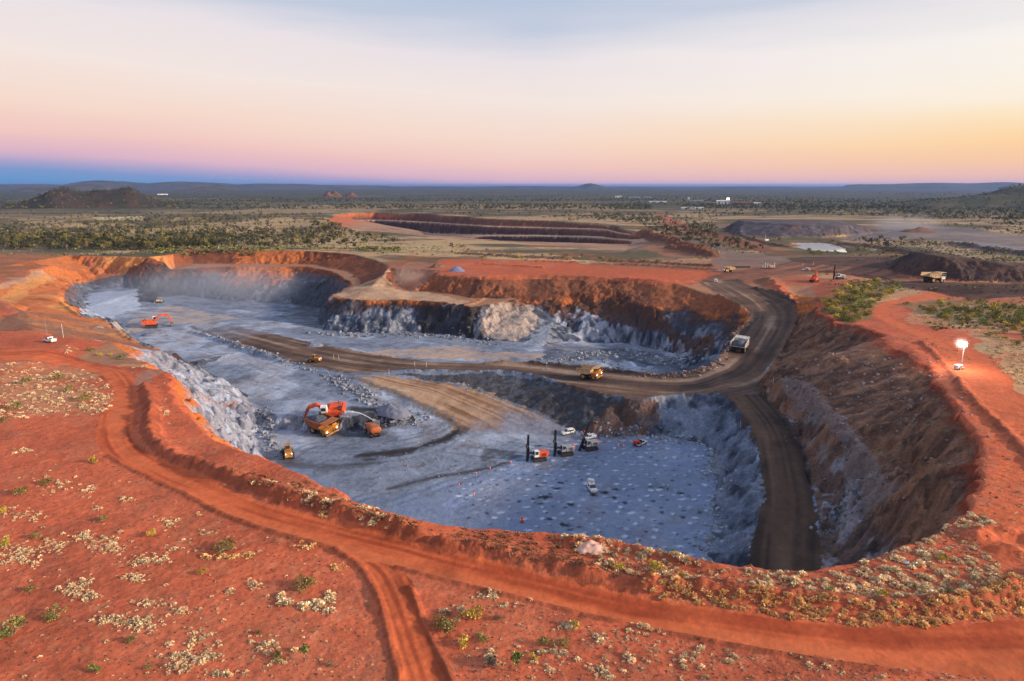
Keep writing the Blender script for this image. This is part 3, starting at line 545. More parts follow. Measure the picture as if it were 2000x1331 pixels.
        if fade: w = w * (1 - .85 * sstep(T.max() - fade, T.max(), T + 9 * b2[i]))[:, None]
        K *= (1 - .22 * sstep(.2, .8, fbm(x[i], y[i], 9, 3, 98)))[:, None]; C[i] += (K - C[i]) * w; zone[i] = zid; return m
    road(GAP_POLY, PER_C, ROADR, RED, A_((150, 66, 44)), 1, 3, 1.2, .9)
    road(SPUR_POLY, PER_C, A_((196, 128, 100)), A_((200, 140, 112)), MAUVE, 1, 3, 1.2, .9)
    road(BR_POLY, (resample(BR_L, 20) + resample(BR_R, 20)) / 2, ROADR, RED, A_((186, 86, 54)), 1, 1.6, .35)
    road(PER_POLY, PER_C, ROADR, A_((226, 120, 76)), A_((184, 82, 50)), 1, 1.9, .45, feather=.35)
    Dp, T, S = seg_dist(x, y, PATH_C, 12); m = Dp < 2.8 + .5 * b2; C[m] = ROADR * .9 + DUSTY * .1; zone[m] = 1
    Dp, T, S = seg_dist(x, y, HAUL3_C, 40); m = Dp < 10 + 2 * b2; C[m] += (A_((140, 84, 66)) - C[m]) * .85; zone[m] = 2
    m = Dp < 8; m &= (y > 1000); C[m] = A_((190, 108, 82)) ; zone[m] = 1
    H2 = plain([(1360, 549), (1400, 540), (1500, 529), (1600, 514), (1760, 500)])
    road(HAUL4_POLY, H2, A_((144, 94, 74)), A_((168, 116, 92)), A_((104, 74, 62)), 2, 3, 2, .85, 90)
    road(HAUL2_POLY, H2, A_((146, 96, 76)), A_((176, 122, 96)), A_((108, 76, 64)), 2, 3, 2, .9, 90)
    road(HAUL_POLY, HAUL_C, HAULC, HAULL, A_((82, 68, 62)), 2, 3.4, .7, feather=.8, fade=75)
    road(TAN_POLY, TAN_C, TANR, A_((206, 172, 142)), A_((146, 108, 82)), 2, 3.2, .8, feather=3.2, fade=26)
    for L, w, s in ((W_['ramp_dn'], 2.2, .55), (W_['ramp_up'][1:], 1.4, .4), (W_['haul_low2'], 1.6, .35)):
        Dd, T, S = seg_dist(x, y, L, 9); w2 = w * (1 + .7 * b2 + .5 * b3); m = Dd < w2; C[m] += (A_((82, 70, 64)) - C[m]) * np.clip(s * (1.1 - (Dd[m] / w2[m]) ** 2), 0, 1)[:, None]
    road(JUNC, HAUL_C, A_((120, 92, 76)), HAULL, A_((82, 66, 58)), 2, 3, 1.2, .95)
    road(RAMP_POLY, RAMP_C, A_((104, 80, 66)), A_((128, 100, 82)), A_((70, 56, 50)), 2, 2.6, .5, feather=.7)
    # windrows: darker, stonier soil, the tone also painting in their shaded sides
    for L, h, w in BERMS[:9]:
        Dd, T, S = seg_dist(x, y, L, w * 2); m = Dd < w * (1.0 + .3 * b3); C[m] += (A_((158, 84, 58)) - C[m]) * (.6 + .3 * b3[m])[:, None]
        zone[m & (zone == 1)] = 0
    # spoil heaps on the right
    hp = inras(x, y) & (D < -.0) & (x > 200) & (y > 320) & (z > -3.2)
    q = np.zeros((N, 3), np.float32); q[:] = A_((96, 74, 66)); mixc(q, sstep(0, .6, b2) * .6, A_((128, 88, 70))); mixc(q, sstep(.1, .6, -b1) * .5, A_((70, 58, 56)))
    m = hp & (y < 520); C[m] = q[m]; m = inras(x, y) & (x > 215) & (x < 330) & (y > 330) & (y < 372) & (D < 2.5); C[m] += (A_((92, 62, 50)) - C[m]) * .7
    q[:] = A_((98, 88, 92)); mixc(q, sstep(0, .6, b2) * .6, A_((126, 116, 122))); mixc(q, sstep(.2, .6, -b1) * .5, A_((112, 84, 74))); m = hp & (y > 540) & (z > -3.5); C[m] = q[m]
    zone[hp & (zone == 0)] = 5
    # overall grain
    g = 1 + .10 * n2 + .06 * fbm(x, y, .6, 2, 99) * (r < 400)
    al = np.array([.62, .3, .4, .38, 1.0, .8, .9, .9], np.float32)[zone]; al = np.where((zone == 3) & (sl > .18), .9, al)
    return np.c_[np.clip(C * g[:, None], .004, .95), al], zone

TRACKS = [(smooth_line(onto(L), 2), w, sg) for L, w, sg in (
 ([(0, 905), (120, 880), (200, 870), (240, 850)], .9, -.14), ([(560, 1331), (640, 1240), (700, 1170), (720, 1120)], .9, -.16), ([(920, 1331), (1000, 1240), (1150, 1230), (1400, 1290), (1600, 1331)], .9, -.12), ([(20, 1180), (200, 1190), (420, 1150), (620, 1090)], .9, -.12),
 ([(700, 975), (850, 930), (950, 895), (1010, 862)], 1.6, .35), ([(760, 985), (880, 945), (975, 905), (1040, 868)], 1.6, .3), ([(640, 905), (760, 900), (850, 880), (900, 850), (905, 825)], 1.8, .4), ([(600, 880), (700, 880), (800, 865), (870, 835), (880, 815)], 1.8, .3), ([(820, 965), (900, 925), (940, 880), (900, 850)], 1.5, -.25), ([(560, 900), (600, 870), (660, 866), (740, 862), (830, 850), (885, 825)], 1.7, .35),
 ([(900, 1000), (1000, 960), (1080, 915), (1180, 880), (1280, 876)], 1.2, .25), ([(880, 985), (960, 940), (1030, 912)], 1.2, -.25), ([(460, 700), (540, 735), (640, 770), (700, 790)], 1.7, -.2), ([(480, 745), (560, 760), (640, 790), (660, 805)], 1.7, .2), ([(330, 660), (420, 690), (520, 712), (600, 740)], 1.7, .2), ([(300, 640), (400, 650), (480, 676)], 1.8, .25), ([(210, 625), (300, 612), (400, 622), (470, 640)], 1.8, .25), ([(500, 640), (620, 655), (760, 672), (900, 690)], 1.8, .2), ([(940, 690), (1040, 700), (1140, 716)], 1.6, .25),
 ([(820, 745), (930, 790), (1040, 838), (1110, 850)], 1.7, .25), ([(1036, 686), (1100, 682), (1160, 688), (1225, 704), (1240, 714)], .3, -.7), ([(740, 742), (850, 775), (950, 820), (1020, 848)], 1.7, -.15))]
# drill collars: pale cuttings in rows, dark spoil here and there
SPOTS = []
SPOT = np.zeros((560, 1000), np.float32)
def _spot(cx, cy, rx, ry, v):
    i0 = int((cx - rx * 2 + 120) / .25); i1 = int((cx + rx * 2 + 120) / .25) + 1; j0 = int((cy - ry * 2 - 110) / .25); j1 = int((cy + ry * 2 - 110) / .25) + 1
    i0, j0 = max(i0, 0), max(j0, 0); i1, j1 = min(i1, 1000), min(j1, 560)
    if i1 <= i0 or j1 <= j0: return
    gx, gy = np.meshgrid(np.arange(i0, i1) * .25 - 120, np.arange(j0, j1) * .25 + 110)
    d = np.hypot((gx - cx) / rx, (gy - cy) / ry) + .35 * fbm(gx, gy, .9, 2, 5)
    s = SPOT[j0:j1, i0:i1]; a = np.clip(1.5 - d * 1.5, 0, 1) * v
    s[:] = np.where(np.abs(a) > np.abs(s), a, s)
for j in range(26):
    for i in range(34):
        cx = -28 + i * 3.7 + (j % 2) * 1.85 + random.uniform(-.9, .9); cy = 138 + j * 3.4 + random.uniform(-.9, .9)
        u = random.random()
        if cx < (cy - 215) * -.35 - 30: continue
        if u < .66: _spot(cx, cy, random.uniform(.6, 1.3), random.uniform(.5, 1.1), random.uniform(.15, .75)); _spot(cx + .5, cy - .7, .4, .35, -random.uniform(.5, .9))
        elif u < .86: _spot(cx, cy, random.uniform(.5, 1.0), random.uniform(.4, .9), -random.uniform(.5, .95))
for px, py, a in ((1065, 972, 2.6), (1050, 950, 1.3), (1062, 944, 1.1), (1095, 943, 1.4), (1087, 955, 1.5), (1115, 986, 1.6), (1104, 1026, 2.0), (1112, 1036, 1.4), (1073, 1014, 1.2), (1130, 1030, 1.0), (1180, 963, 1.6), (1200, 972, 1.5), (1160, 968, 1.4), (1220, 982, 1.2), (1328, 964, 1.2), (1290, 953, 1.1), (1345, 970, 1.0), (1055, 985, 1.1), (1042, 975, 1.0), (1202, 957, 1.0), (1270, 952, .9)):
    h_ = hit(px, py); _spot(h_[0], h_[1], a, a * .75, -.95)

# ---------------------------------------------------------------- the ground sheet
def terrain_mat():
    m = bpy.data.materials.new('earth'); m.use_nodes = True; t = m.node_tree; b = t.nodes['Principled BSDF']; b.inputs['Roughness'].default_value = .95; b.inputs['Specular IOR Level'].default_value = .15
    at = t.nodes.new('ShaderNodeAttribute'); at.attribute_name = 'tint'
    tcn = t.nodes.new('ShaderNodeTexCoord')
    def noise(sc_, d, rg=.6):
        n = t.nodes.new('ShaderNodeTexNoise'); n.inputs['Scale'].default_value = sc_; n.inputs['Detail'].default_value = d; n.inputs['Roughness'].default_value = rg; t.links.new(tcn.outputs['Object'], n.inputs['Vector']); return n.outputs[0]
    n1 = noise(.9, 7, .7); n2 = noise(.16, 5); vo = t.nodes.new('ShaderNodeTexVoronoi'); vo.inputs['Scale'].default_value = 1.1; t.links.new(tcn.outputs['Object'], vo.inputs['Vector'])
    def mr(v, a, b_, c, d):
        r_ = t.nodes.new('ShaderNodeMapRange'); r_.inputs[1].default_value = a; r_.inputs[2].default_value = b_; r_.inputs[3].default_value = c; r_.inputs[4].default_value = d; t.links.new(v, r_.inputs[0]); return r_.outputs[0]
    def mul(a, b_):
        r_ = t.nodes.new('ShaderNodeMath'); r_.operation = 'MULTIPLY'; t.links.new(a, r_.inputs[0]); t.links.new(b_, r_.inputs[1]); return r_.outputs[0]
    k = mul(mr(n1, .3, .7, .74, 1.26), mr(n2, .3, .7, .9, 1.1))
    v2 = t.nodes.new('ShaderNodeTexVoronoi'); v2.inputs['Scale'].default_value = 2.3; t.links.new(tcn.outputs['Object'], v2.inputs['Vector']); sp_ = t.nodes.new('ShaderNodeSeparateColor'); t.links.new(v2.outputs['Color'], sp_.inputs[0]); k = mul(k, mr(sp_.outputs[0], 0, 1, .86, 1.14))
    x = t.nodes.new('ShaderNodeMixRGB'); x.blend_type = 'MULTIPLY'; t.links.new(at.outputs['Alpha'], x.inputs[0]); t.links.new(at.outputs['Color'], x.inputs[1]); t.links.new(k, x.inputs[2])
    t.links.new(x.outputs[0], b.inputs['Base Color'])
    ad = t.nodes.new('ShaderNodeMath'); ad.operation = 'MULTIPLY_ADD'; t.links.new(vo.outputs['Distance'], ad.inputs[0]); ad.inputs[1].default_value = .35; t.links.new(n1, ad.inputs[2])
    bp = t.nodes.new('ShaderNodeBump'); t.links.new(at.outputs['Alpha'], bp.inputs['Strength']); bp.inputs['Distance'].default_value = .45; t.links.new(ad.outputs[0], bp.inputs['Height']); t.links.new(bp.outputs[0], b.inputs['Normal'])
    return m
M_EARTH = terrain_mat()
def mesh_np(name, V, Fq, material, smooth=True, colors=None, attr='tint'):
    """mesh from arrays; faces all tris or all quads"""
    me = bpy.data.meshes.new(name); n = len(V); k = Fq.shape[1]
    me.vertices.add(n); me.vertices.foreach_set('co', np.ascontiguousarray(V, np.float32).ravel())
    me.loops.add(Fq.size); me.loops.foreach_set('vertex_index', np.ascontiguousarray(Fq, np.int32).ravel())
    me.polygons.add(len(Fq)); me.polygons.foreach_set('loop_start', np.arange(0, Fq.size, k, dtype=np.int32))
    me.polygons.foreach_set('use_smooth', np.full(len(Fq), smooth))
    if colors is not None:
        ca = me.color_attributes.new(attr, 'FLOAT_COLOR', 'POINT'); ca.data.foreach_set('color', (colors if colors.shape[1] == 4 else np.c_[colors, np.ones(len(colors))]).astype(np.float32).ravel())
    if material: me.materials.append(material)
    me.update(calc_edges=True); o = bpy.data.objects.new(name, me); COL.objects.link(o); return o
Q_ = 1.0
def biggest(F):
    """faces of the largest connected piece"""
    vi, inv = np.unique(F.ravel(), return_inverse=True); inv = inv.reshape(F.shape); lab = np.arange(len(vi))
    while True:
        m = lab[inv].min(1); new = lab.copy(); np.minimum.at(new, inv.ravel(), np.repeat(m, F.shape[1])); new = new[new]
        if (new == lab).all(): break
        lab = new
    fl = lab[inv[:, 0]]; v, c = np.unique(fl, return_counts=True); return fl == v[np.argmax(c)]
def fan_rows():
    r = [28.0]
    while r[-1] < 60000:
        a = r[-1]
        if a < 640: d = min(max(a * a / 34100 * 1.05, .07), .46)
        elif a < 1500: d = .46 + (a - 640) / 860 * 3.0
        else: d = a * .012
        r.append(a + d / Q_)
    return np.array(r)
def build_ground():
    rows = fan_rows(); na = int(1150 * Q_); az_ = np.tan(np.linspace(math.radians(-45), math.radians(45), na))
    # fan of sight lines only sets how fine the mesh is; all shapes are in metres
    yy = rows[:, None] + 0 * az_[None]; xx = rows[:, None] * az_[None]
    nr = len(rows); x = xx.ravel(); y = yy.ravel(); r = np.hypot(x, y)
    CH = 400000; z = np.empty(len(x), np.float32); C = np.empty((len(x), 4), np.float32); zone = np.empty(len(x), np.int8)
    for i in range(0, len(x), CH):
        s = slice(i, i + CH); zz, sl, D, n1, n2 = terrain_z(x[s], y[s], r[s]); z[s] = zz; C[s], zone[s] = paint(x[s], y[s], zz, sl, D, r[s], n1, n2)
    V = np.c_[x, y, z].astype(np.float32)
    idx = np.arange(nr * na).reshape(nr, na); Fq = np.stack([idx[:-1, :-1], idx[:-1, 1:], idx[1:, 1:], idx[1:, :-1]], -1).reshape(-1, 4)
    fz = zone[Fq[:, 0]]
    # split off heaps from one another
    fz = fz.copy(); fy = y[Fq[:, 0]]; fx = x[Fq[:, 0]]; fz[(fz == 5) & (fy > 520) & (fx < 450)] = 6; fz[(fz == 5) & (fy > 520)] = 7
    names = {0: ('ground', None), 1: ('dirt_road', None), 2: ('haul_road', None), 3: ('pit_floor', None), 4: ('pit_slopes', None),
             5: ('spoil_heap', 'long dark brown spoil heap behind the haul truck at right'), 6: ('spoil_heap', 'flat topped dark grey waste rock dump behind the pond'), 7: ('spoil_heap', 'blue grey conical stockpile at the right edge beyond the pond')}
    back = []
    for k, (nm, lb) in sorted(names.items(), reverse=True):
        sel = np.where(fz == k)[0]
        if k == 0: sel = np.concatenate([sel] + back)
        if not len(sel): continue
        if lb: keep = biggest(Fq[sel]); back.append(sel[~keep]); sel = sel[keep]
        vi, inv = np.unique(Fq[sel].ravel(), return_inverse=True)
        o = mesh_np(nm, V[vi], inv.reshape(-1, 4), M_EARTH, True, C[vi])
        if lb: tag(o, lb, 'spoil heap')
        else: o['kind'] = 'structure'
    # the rest of the plain, beside and behind the camera
    an = np.radians(np.linspace(45, 315, 60)); rr = np.array([39.6, 60, 100, 180, 320, 600, 1200, 3000, 9000, 30000, 84000])
    xx = (rr[:, None] * np.sin(an)[None]).ravel(); yy = (rr[:, None] * np.cos(an)[None]).ravel(); r = np.hypot(xx, yy)
    # seam with the fan lies along the two 45 degree lines and the near edge
    V2 = np.c_[xx, yy, gz(r) - .15]; C2 = np.tile(RED, (len(xx), 1)); mixc(C2, sstep(300, 900, r), OLIVE)
    idx = np.arange(len(xx)).reshape(len(rr), len(an)); F2 = np.stack([idx[:-1, :-1], idx[1:, :-1], idx[1:, 1:], idx[:-1, 1:]], -1).reshape(-1, 4)
    o = mesh_np('ground', V2, F2, M_EARTH, True, C2); o['kind'] = 'structure'
    nv = np.array([[-28, 28, -.2], [28, 28, -.2], [40, -30, -.2], [-40, -30, -.2]]); nv = np.array([[-30, 30, -.3], [30, 30, -.3], [30, -30, -.3], [-30, -30, -.3]])
    o = mesh_np('ground', nv, np.array([[0, 3, 2, 1]]), M_EARTH, True, np.tile(RED, (4, 1))); o['kind'] = 'structure'
    return rows
build_ground()
def gh(x, y):
    """ground height at points, all relief included"""
    x = np.atleast_1d(np.asarray(x, float)); y = np.atleast_1d(np.asarray(y, float)); return terrain_z(x, y, np.hypot(x, y))[0]
def spot(px, py):
    h = hit(px, py); return Vector((h[0], h[1], float(gh(h[0], h[1])[0])))
# ---------------------------------------------------------------- plants
def leaf_mat(name, rv=.22):
    m = bpy.data.materials.new(name); m.use_nodes = True; t = m.node_tree; b = t.nodes['Principled BSDF']; b.inputs['Roughness'].default_value = .9; b.inputs['Specular IOR Level'].default_value = .1
    at = t.nodes.new('ShaderNodeAttribute'); at.attribute_name = 'tint'; oi = t.nodes.new('ShaderNodeObjectInfo')
    r_ = t.nodes.new('ShaderNodeMapRange'); r_.inputs[3].default_value = 1 - rv; r_.inputs[4].default_value = 1 + rv; t.links.new(oi.outputs['Random'], r_.inputs[0])
    n = t.nodes.new('ShaderNodeTexNoise'); n.inputs['Scale'].default_value = 1.3; g = t.nodes.new('ShaderNodeNewGeometry'); t.links.new(g.outputs['Position'], n.inputs['Vector'])
    r2 = t.nodes.new('ShaderNodeMapRange'); r2.inputs[1].default_value = .3; r2.inputs[2].default_value = .7; r2.inputs[3].default_value = .75; r2.inputs[4].default_value = 1.25; t.links.new(n.outputs[0], r2.inputs[0])
    mu = t.nodes.new('ShaderNodeMath'); mu.operation = 'MULTIPLY'; t.links.new(r_.outputs[0], mu.inputs[0]); t.links.new(r2.outputs[0], mu.inputs[1])
    x = t.nodes.new('ShaderNodeMixRGB'); x.blend_type = 'MULTIPLY'; x.inputs[0].default_value = 1; t.links.new(at.outputs['Color'], x.inputs[1]); t.links.new(mu.outputs[0], x.inputs[2]); t.links.new(x.outputs[0], b.inputs['Base Color'])
    return m
M_LEAF = leaf_mat('leaf'); M_GRASS = leaf_mat('dry_grass', .2)
M_WOOD = mat('bark', (150, 128, 108), .95, .25, 3)
def rdir(n, up=0.0):
    v = rng.normal(size=(n, 3)); v[:, 2] = np.abs(v[:, 2]) * (1 - up) + up if up >= 0 else v[:, 2]; return v / np.linalg.norm(v, axis=1)[:, None]
def tuft(n, tints):
    """a mound of stiff blades, radius 1"""
    d = rng.normal(size=(n, 3)); d[:, 2] = np.abs(d[:, 2]) * .8 + .05; d /= np.linalg.norm(d, axis=1)[:, None]
    side = np.cross(d, rng.normal(size=(n, 3))); side /= np.linalg.norm(side, axis=1)[:, None]
    L = rng.uniform(.75, 1.12, n)[:, None]; w = rng.uniform(.10, .19, n)[:, None]
    base = d * .25 * L; tip = d * L * np.array([1, 1, .85]) ; mid = d * L * .8
    V = np.stack([base - side * w * .5, mid - side * w, tip, mid + side * w], 1).reshape(-1, 3); V[:, 2] = np.maximum(V[:, 2], -.05)
    F = np.arange(n * 4).reshape(n, 4); C = np.repeat(np.asarray(tints)[rng.randint(len(tints), size=n)] * rng.uniform(.85, 1.15, (n, 1)), 4, 0)
    return V, F, C
def leaves(blobs, n, lw, tints):
    """leaf clumps through several blobs: (centre, radii)"""
    Vs, Cs = [], []; wts = np.array([np.prod(b[1]) ** .66 for b in blobs]); wts /= wts.sum()
    for (c, rd), wk in zip(blobs, wts):
        k = max(3, int(n * wk)); d = rng.normal(size=(k, 3)); d /= np.linalg.norm(d, axis=1)[:, None]; q = rng.uniform(.35, 1.08, k)[:, None] ** .6
        p = np.array(c) + d * q * np.array(rd); a = rng.normal(size=(k, 3)) + d * .8; a /= np.linalg.norm(a, axis=1)[:, None]; b = np.cross(a, rng.normal(size=(k, 3))); b /= np.linalg.norm(b, axis=1)[:, None]
        w = lw * rng.uniform(.6, 1.5, k)[:, None]
        Vs.append(np.stack([p - a * w, p + b * w * .7, p + a * w, p - b * w * .7], 1).reshape(-1, 3))
        t = np.asarray(tints)[rng.randint(len(tints), size=k)] * rng.uniform(.75, 1.25, (k, 1)) * rng.uniform(.85, 1.15); Cs.append(np.repeat(t, 4, 0))
    V = np.vstack(Vs); return V, np.arange(len(V)).reshape(-1, 4), np.vstack(Cs)
def limbs(segs, n=5):
    V, F = [], []
    for p0, p1, r0, r1 in segs:
        p0 = np.array(p0, float); p1 = np.array(p1, float); d = p1 - p0; d /= np.linalg.norm(d); u = np.cross(d, [0.3, 1, .2]); u /= np.linalg.norm(u); v = np.cross(d, u); b = len(V)
        for c, r_ in ((p0, r0), (p1, r1)):
            for i in range(n):
                a = 2 * math.pi * i / n; V.append(c + (u * math.cos(a) + v * math.sin(a)) * r_)
        F += [(b + i, b + (i + 1) % n, b + n + (i + 1) % n, b + n + i) for i in range(n)]
    return np.array(V), np.array(F)
def np_me(name, V, F, C, m, smooth=False):
    o = mesh_np(name, V, F, m, smooth, C); me = o.data; bpy.data.objects.remove(o); return me
PALE = [A_((240, 212, 168), 1.0), A_((232, 198, 152), 1.0), A_((246, 228, 192), 1.0), A_((196, 160, 120), 1.0)]; GOLD = [A_((242, 198, 132), 1.0), A_((234, 178, 112), 1.0), A_((248, 218, 162), 1.0), A_((204, 150, 98), 1.0)]; BRN = [A_((186, 134, 96)), A_((160, 106, 76)), A_((206, 164, 122)), A_((130, 84, 62))]
YEL = [A_((208, 178, 76), .9), A_((182, 158, 70), .9), A_((226, 192, 92), .9), A_((140, 126, 62), .9)]; OLV = [A_((152, 140, 80), .85), A_((126, 118, 70), .85), A_((172, 154, 90), .85), A_((98, 94, 58), .8)]; GRN = [A_((142, 154, 80), .85), A_((112, 126, 68), .85), A_((166, 172, 96), .85), A_((82, 92, 54), .8)]; GRY = [A_((158, 142, 118)), A_((122, 108, 90)), A_((182, 164, 134)), A_((90, 80, 66))]
TRE = [A_((96, 98, 66)), A_((78, 82, 56)), A_((118, 114, 76)), A_((60, 64, 46))]; TRD = [A_((74, 78, 56)), A_((60, 66, 48)), A_((92, 92, 64)), A_((48, 52, 40))]
TUFTS = {k: [tuft(80, t) for _ in range(4)] for k, t in (('pale', PALE), ('gold', GOLD), ('brown', BRN))}
TUFT_ME = {k: [np_me('spinifex_tussock', *a, M_GRASS) for a in v] for k, v in TUFTS.items()}
def shrub_parts(tints, n, lw, low=.75):
    bl = [((rng.normal() * .38, rng.normal() * .38, rng.uniform(.3, low)), (rng.uniform(.3, .5),) * 2 + (rng.uniform(.22, .36),)) for _ in range(7)]
    return leaves(bl, n, lw, tints), limbs([((0, 0, -.15), (b[0][0], b[0][1], b[0][2]), .045, .015) for b in bl])
SHRUB = {k: [] for k in ('yellow', 'olive', 'green', 'grey')}
for k, t in (('yellow', YEL), ('olive', OLV), ('green', GRN), ('grey', GRY)):
    for _ in range(3):
        a, b = shrub_parts(t, 420, .07); SHRUB[k].append((np_me('foliage', *a, M_LEAF), np_me('stem', b[0], b[1], None, M_WOOD)))
def tree_parts(tints, n, lw, th=.42, spread=.3):
    top = rng.uniform(.02, .08, 2); bl = []; sg = [((0, 0, -.06), (top[0], top[1], th), .03, .02)]
    for i in range(8):
        a = i * 2.4 + rng.uniform(-.5, .5); rr = spread * rng.uniform(.3, 1.05); c = (rr * math.cos(a), rr * math.sin(a), rng.uniform(th + .08, .88)); bl.append((c, (rng.uniform(.13, .22),) * 2 + (rng.uniform(.09, .15),))); sg.append(((top[0], top[1], th * rng.uniform(.6, 1)), c, .015, .006))
    return leaves(bl, n, lw, tints), limbs(sg)
TREES = []
for t in (TRE, TRD, OLV):
    for _ in range(3):
        a, b = tree_parts(t, 260, .05, rng.uniform(.2, .4), rng.uniform(.26, .4)); TREES.append((np_me('crown', *a, M_LEAF), np_me('trunk', b[0], b[1], None, M_WOOD)))
YT = [tree_parts(GRN, 300, .045, .45, .16) for _ in range(2)]; YTREE = [(np_me('crown', *a, M_LEAF), np_me('trunk', b[0], b[1], None, M_WOOD)) for a, b in YT]
LOWT = [tree_parts(t, 30, .12, .25, .34)[0] for t in (TRE, TRE, TRD, TRD, OLV)]
LOWS = [leaves([((0, 0, .3), (.5, .5, .32)), ((.3, .2, .25), (.35, .35, .25))], 26, .15, t) for t in (OLV, TRE, GRN, TRE)]

BIGS = [shrub_parts(t, 160, .1)[0] for t in (YEL, OLV, GRN, OLV)]
def plain_np(px, py):
    px = np.asarray(px, float); py = np.asarray(py, float); u = (px - 1000) / 1333.33; v = (py - 665.5) / 1333.33
    dy = math.cos(PITCH) - v * math.sin(PITCH); dz = -math.sin(PITCH) - v * math.cos(PITCH); z = np.zeros_like(px)
    for _ in range(14): z = gz(dy * (z - EYE) / dz)
    t = (z - EYE) / dz; return u * t, dy * t
def scatter_area(P, n):
    P = np.asarray(P, float); a, b = P.min(0), P.max(0); out = np.zeros((0, 2))
    while len(out) < n:
        q = rng.uniform(a, b, (n * 2, 2)); out = np.vstack([out, q[poly_in(q[:, 0], q[:, 1], P)]])
    return out[:n]
NOGO = [PER_POLY, BR_POLY, HAUL_POLY, RAMP_POLY, HAUL2_POLY, HAUL4_POLY]
def free(x, y, maxd=1.2):
    ok = (gz(np.hypot(x, y)) - base_z(x, y)) < maxd
    for P in NOGO: ok &= ~poly_in(x, y, np.asarray(P))
    Dp, _, _ = seg_dist(x, y, PATH_C, 12); ok &= Dp > 3.2
    return ok
def merged(name, templates, X_, Y_, Z_, S_, m, label=None):
    Vs, Fs, Cs = [], [], []; off = 0; k = rng.randint(len(templates), size=len(X_)); an = rng.uniform(0, 6.283, len(X_))
    for i in range(len(templates)):
        s = np.where(k == i)[0]
        if not len(s): continue
        V, F, C = templates[i]; c, sn = np.cos(an[s])[:, None], np.sin(an[s])[:, None]; S = S_[s][:, None]
        W = np.stack([(V[None, :, 0] * c - V[None, :, 1] * sn) * S + X_[s][:, None], (V[None, :, 0] * sn + V[None, :, 1] * c) * S + Y_[s][:, None], V[None, :, 2] * S + Z_[s][:, None]], -1)
        Vs.append(W.reshape(-1, 3)); Fs.append((F[None] + (np.arange(len(s)) * len(V))[:, None, None] + off).reshape(-1, F.shape[1])); off += len(s) * len(V)
        Cs.append((C[None] * rng.uniform(.8, 1.2, (len(s), 1, 1))).reshape(-1, 3))
    o = mesh_np(name, np.vstack(Vs), np.vstack(Fs), m, False, np.vstack(Cs)); o['kind'] = 'stuff'; return o
# --- spinifex: (kind, photo area or cluster, count, radius range, place)
TUS = []
def tus(kind, pts, r0, r1, place):
    x, y = plain_np(pts[:, 0], pts[:, 1]); ok = free(x, y); x, y = x[ok], y[ok]
    TUS.append((x, y, rng.uniform(r0, r1, len(x)) * rng.choice([.45, .65, .85, 1, 1.2, 1.5], len(x)), np.full(len(x), ['pale', 'gold', 'brown'].index(kind)), np.full(len(x), len(PLACES)))); PLACES.append(place)
PLACES = []
def clus(L):
    return np.vstack([np.c_[rng.normal(a, sx * .55, n), rng.normal(b, sy * .55, n)] for a, b, sx, sy, n in L])
tus('pale', scatter_area([(1550, 1122), (1640, 1118), (1700, 1092), (1790, 1062), (1890, 1004), (1925, 990), (1940, 1030), (1900, 1060), (1960, 1110), (1995, 1125), (1930, 1160), (1840, 1180), (1720, 1178), (1600, 1160), (1500, 1145)], 460), .28, .62, 'on the pit rim at the lower right')
tus('gold', scatter_area([(1400, 1160), (1600, 1182), (1760, 1195), (1870, 1185), (2010, 1130), (2010, 1200), (1820, 1224), (1685, 1224), (1535, 1207), (1400, 1188), (1260, 1168), (1250, 1150)], 580), .24, .5, 'on the berm above the red road at lower right')
tus('pale', scatter_area([(1090, 1050), (1180, 1052), (1260, 1075), (1400, 1112), (1550, 1120), (1510, 1150), (1330, 1140), (1180, 1120)], 300), .24, .5, 'on the pit rim below the blast floor')
tus('brown', scatter_area([(868, 1062), (905, 1032), (1050, 1044), (1180, 1056), (1250, 1150), (1150, 1132), (980, 1098)], 520), .18, .34, 'on the brown rim bank below the blast floor')
tus('brown', scatter_area([(470, 920), (600, 940), (700, 985), (818, 1022), (815, 1052), (700, 1026), (600, 1000), (500, 965), (430, 930)], 330), .2, .42, 'on the berm between the red road and the pit')
tus('pale', clus([(605, 985, 18, 12, 30), (650, 1000, 30, 8, 26), (540, 955, 40, 8, 26), (740, 1035, 40, 7, 26), (320, 800, 8, 30, 18), (700, 990, 40, 8, 20)]), .3, .55, 'on the berm between the red road and the pit')
tus('pale', clus([(30, 1085, 45, 26, 120), (100, 1065, 35, 16, 60), (45, 1005, 38, 10, 50), (165, 1048, 25, 10, 45), (215, 1065, 45, 16, 90), (290, 1095, 40, 12, 70), (262, 1130, 24, 9, 45), (150, 1150, 30, 18, 70), (175, 1165, 22, 7, 40), (230, 1215, 40, 14, 60), (280, 1222, 24, 18, 60), (335, 1020, 18, 12, 30), (250, 973, 22, 5, 20), (190, 990, 9, 6, 10), (170, 955, 18, 8, 25), (100, 945, 35, 16, 50), (45, 880, 25, 5, 30)]), .18, .36, 'on the red plain at the lower left')
tus('pale', clus([(365, 1055, 8, 5, 6), (340, 1072, 16, 5, 16), (385, 1075, 14, 4, 8), (500, 1143, 15, 10, 15), (445, 1158, 10, 7, 10), (405, 1040, 16, 5, 18), (400, 1245, 30, 24, 40), (375, 1285, 40, 14, 60), (350, 1300, 30, 14, 40), (520, 1265, 30, 20, 40), (430, 1318, 40, 8, 36), (545, 1295, 22, 7, 22), (410, 1285, 18, 8, 25), (330, 1260, 10, 6, 10), (290, 1180, 60, 10, 26), (360, 1195, 30, 10, 20)]), .16, .34, 'on the red plain at the lower left')
tus('pale', clus([(548, 1170, 10, 8, 14), (565, 1178, 14, 6, 14), (600, 1184, 14, 7, 12), (625, 1185, 12, 9, 14), (640, 1165, 10, 12, 10), (645, 1190, 8, 6, 6)]), .35, .55, 'ringing the olive shrub by the track fork')
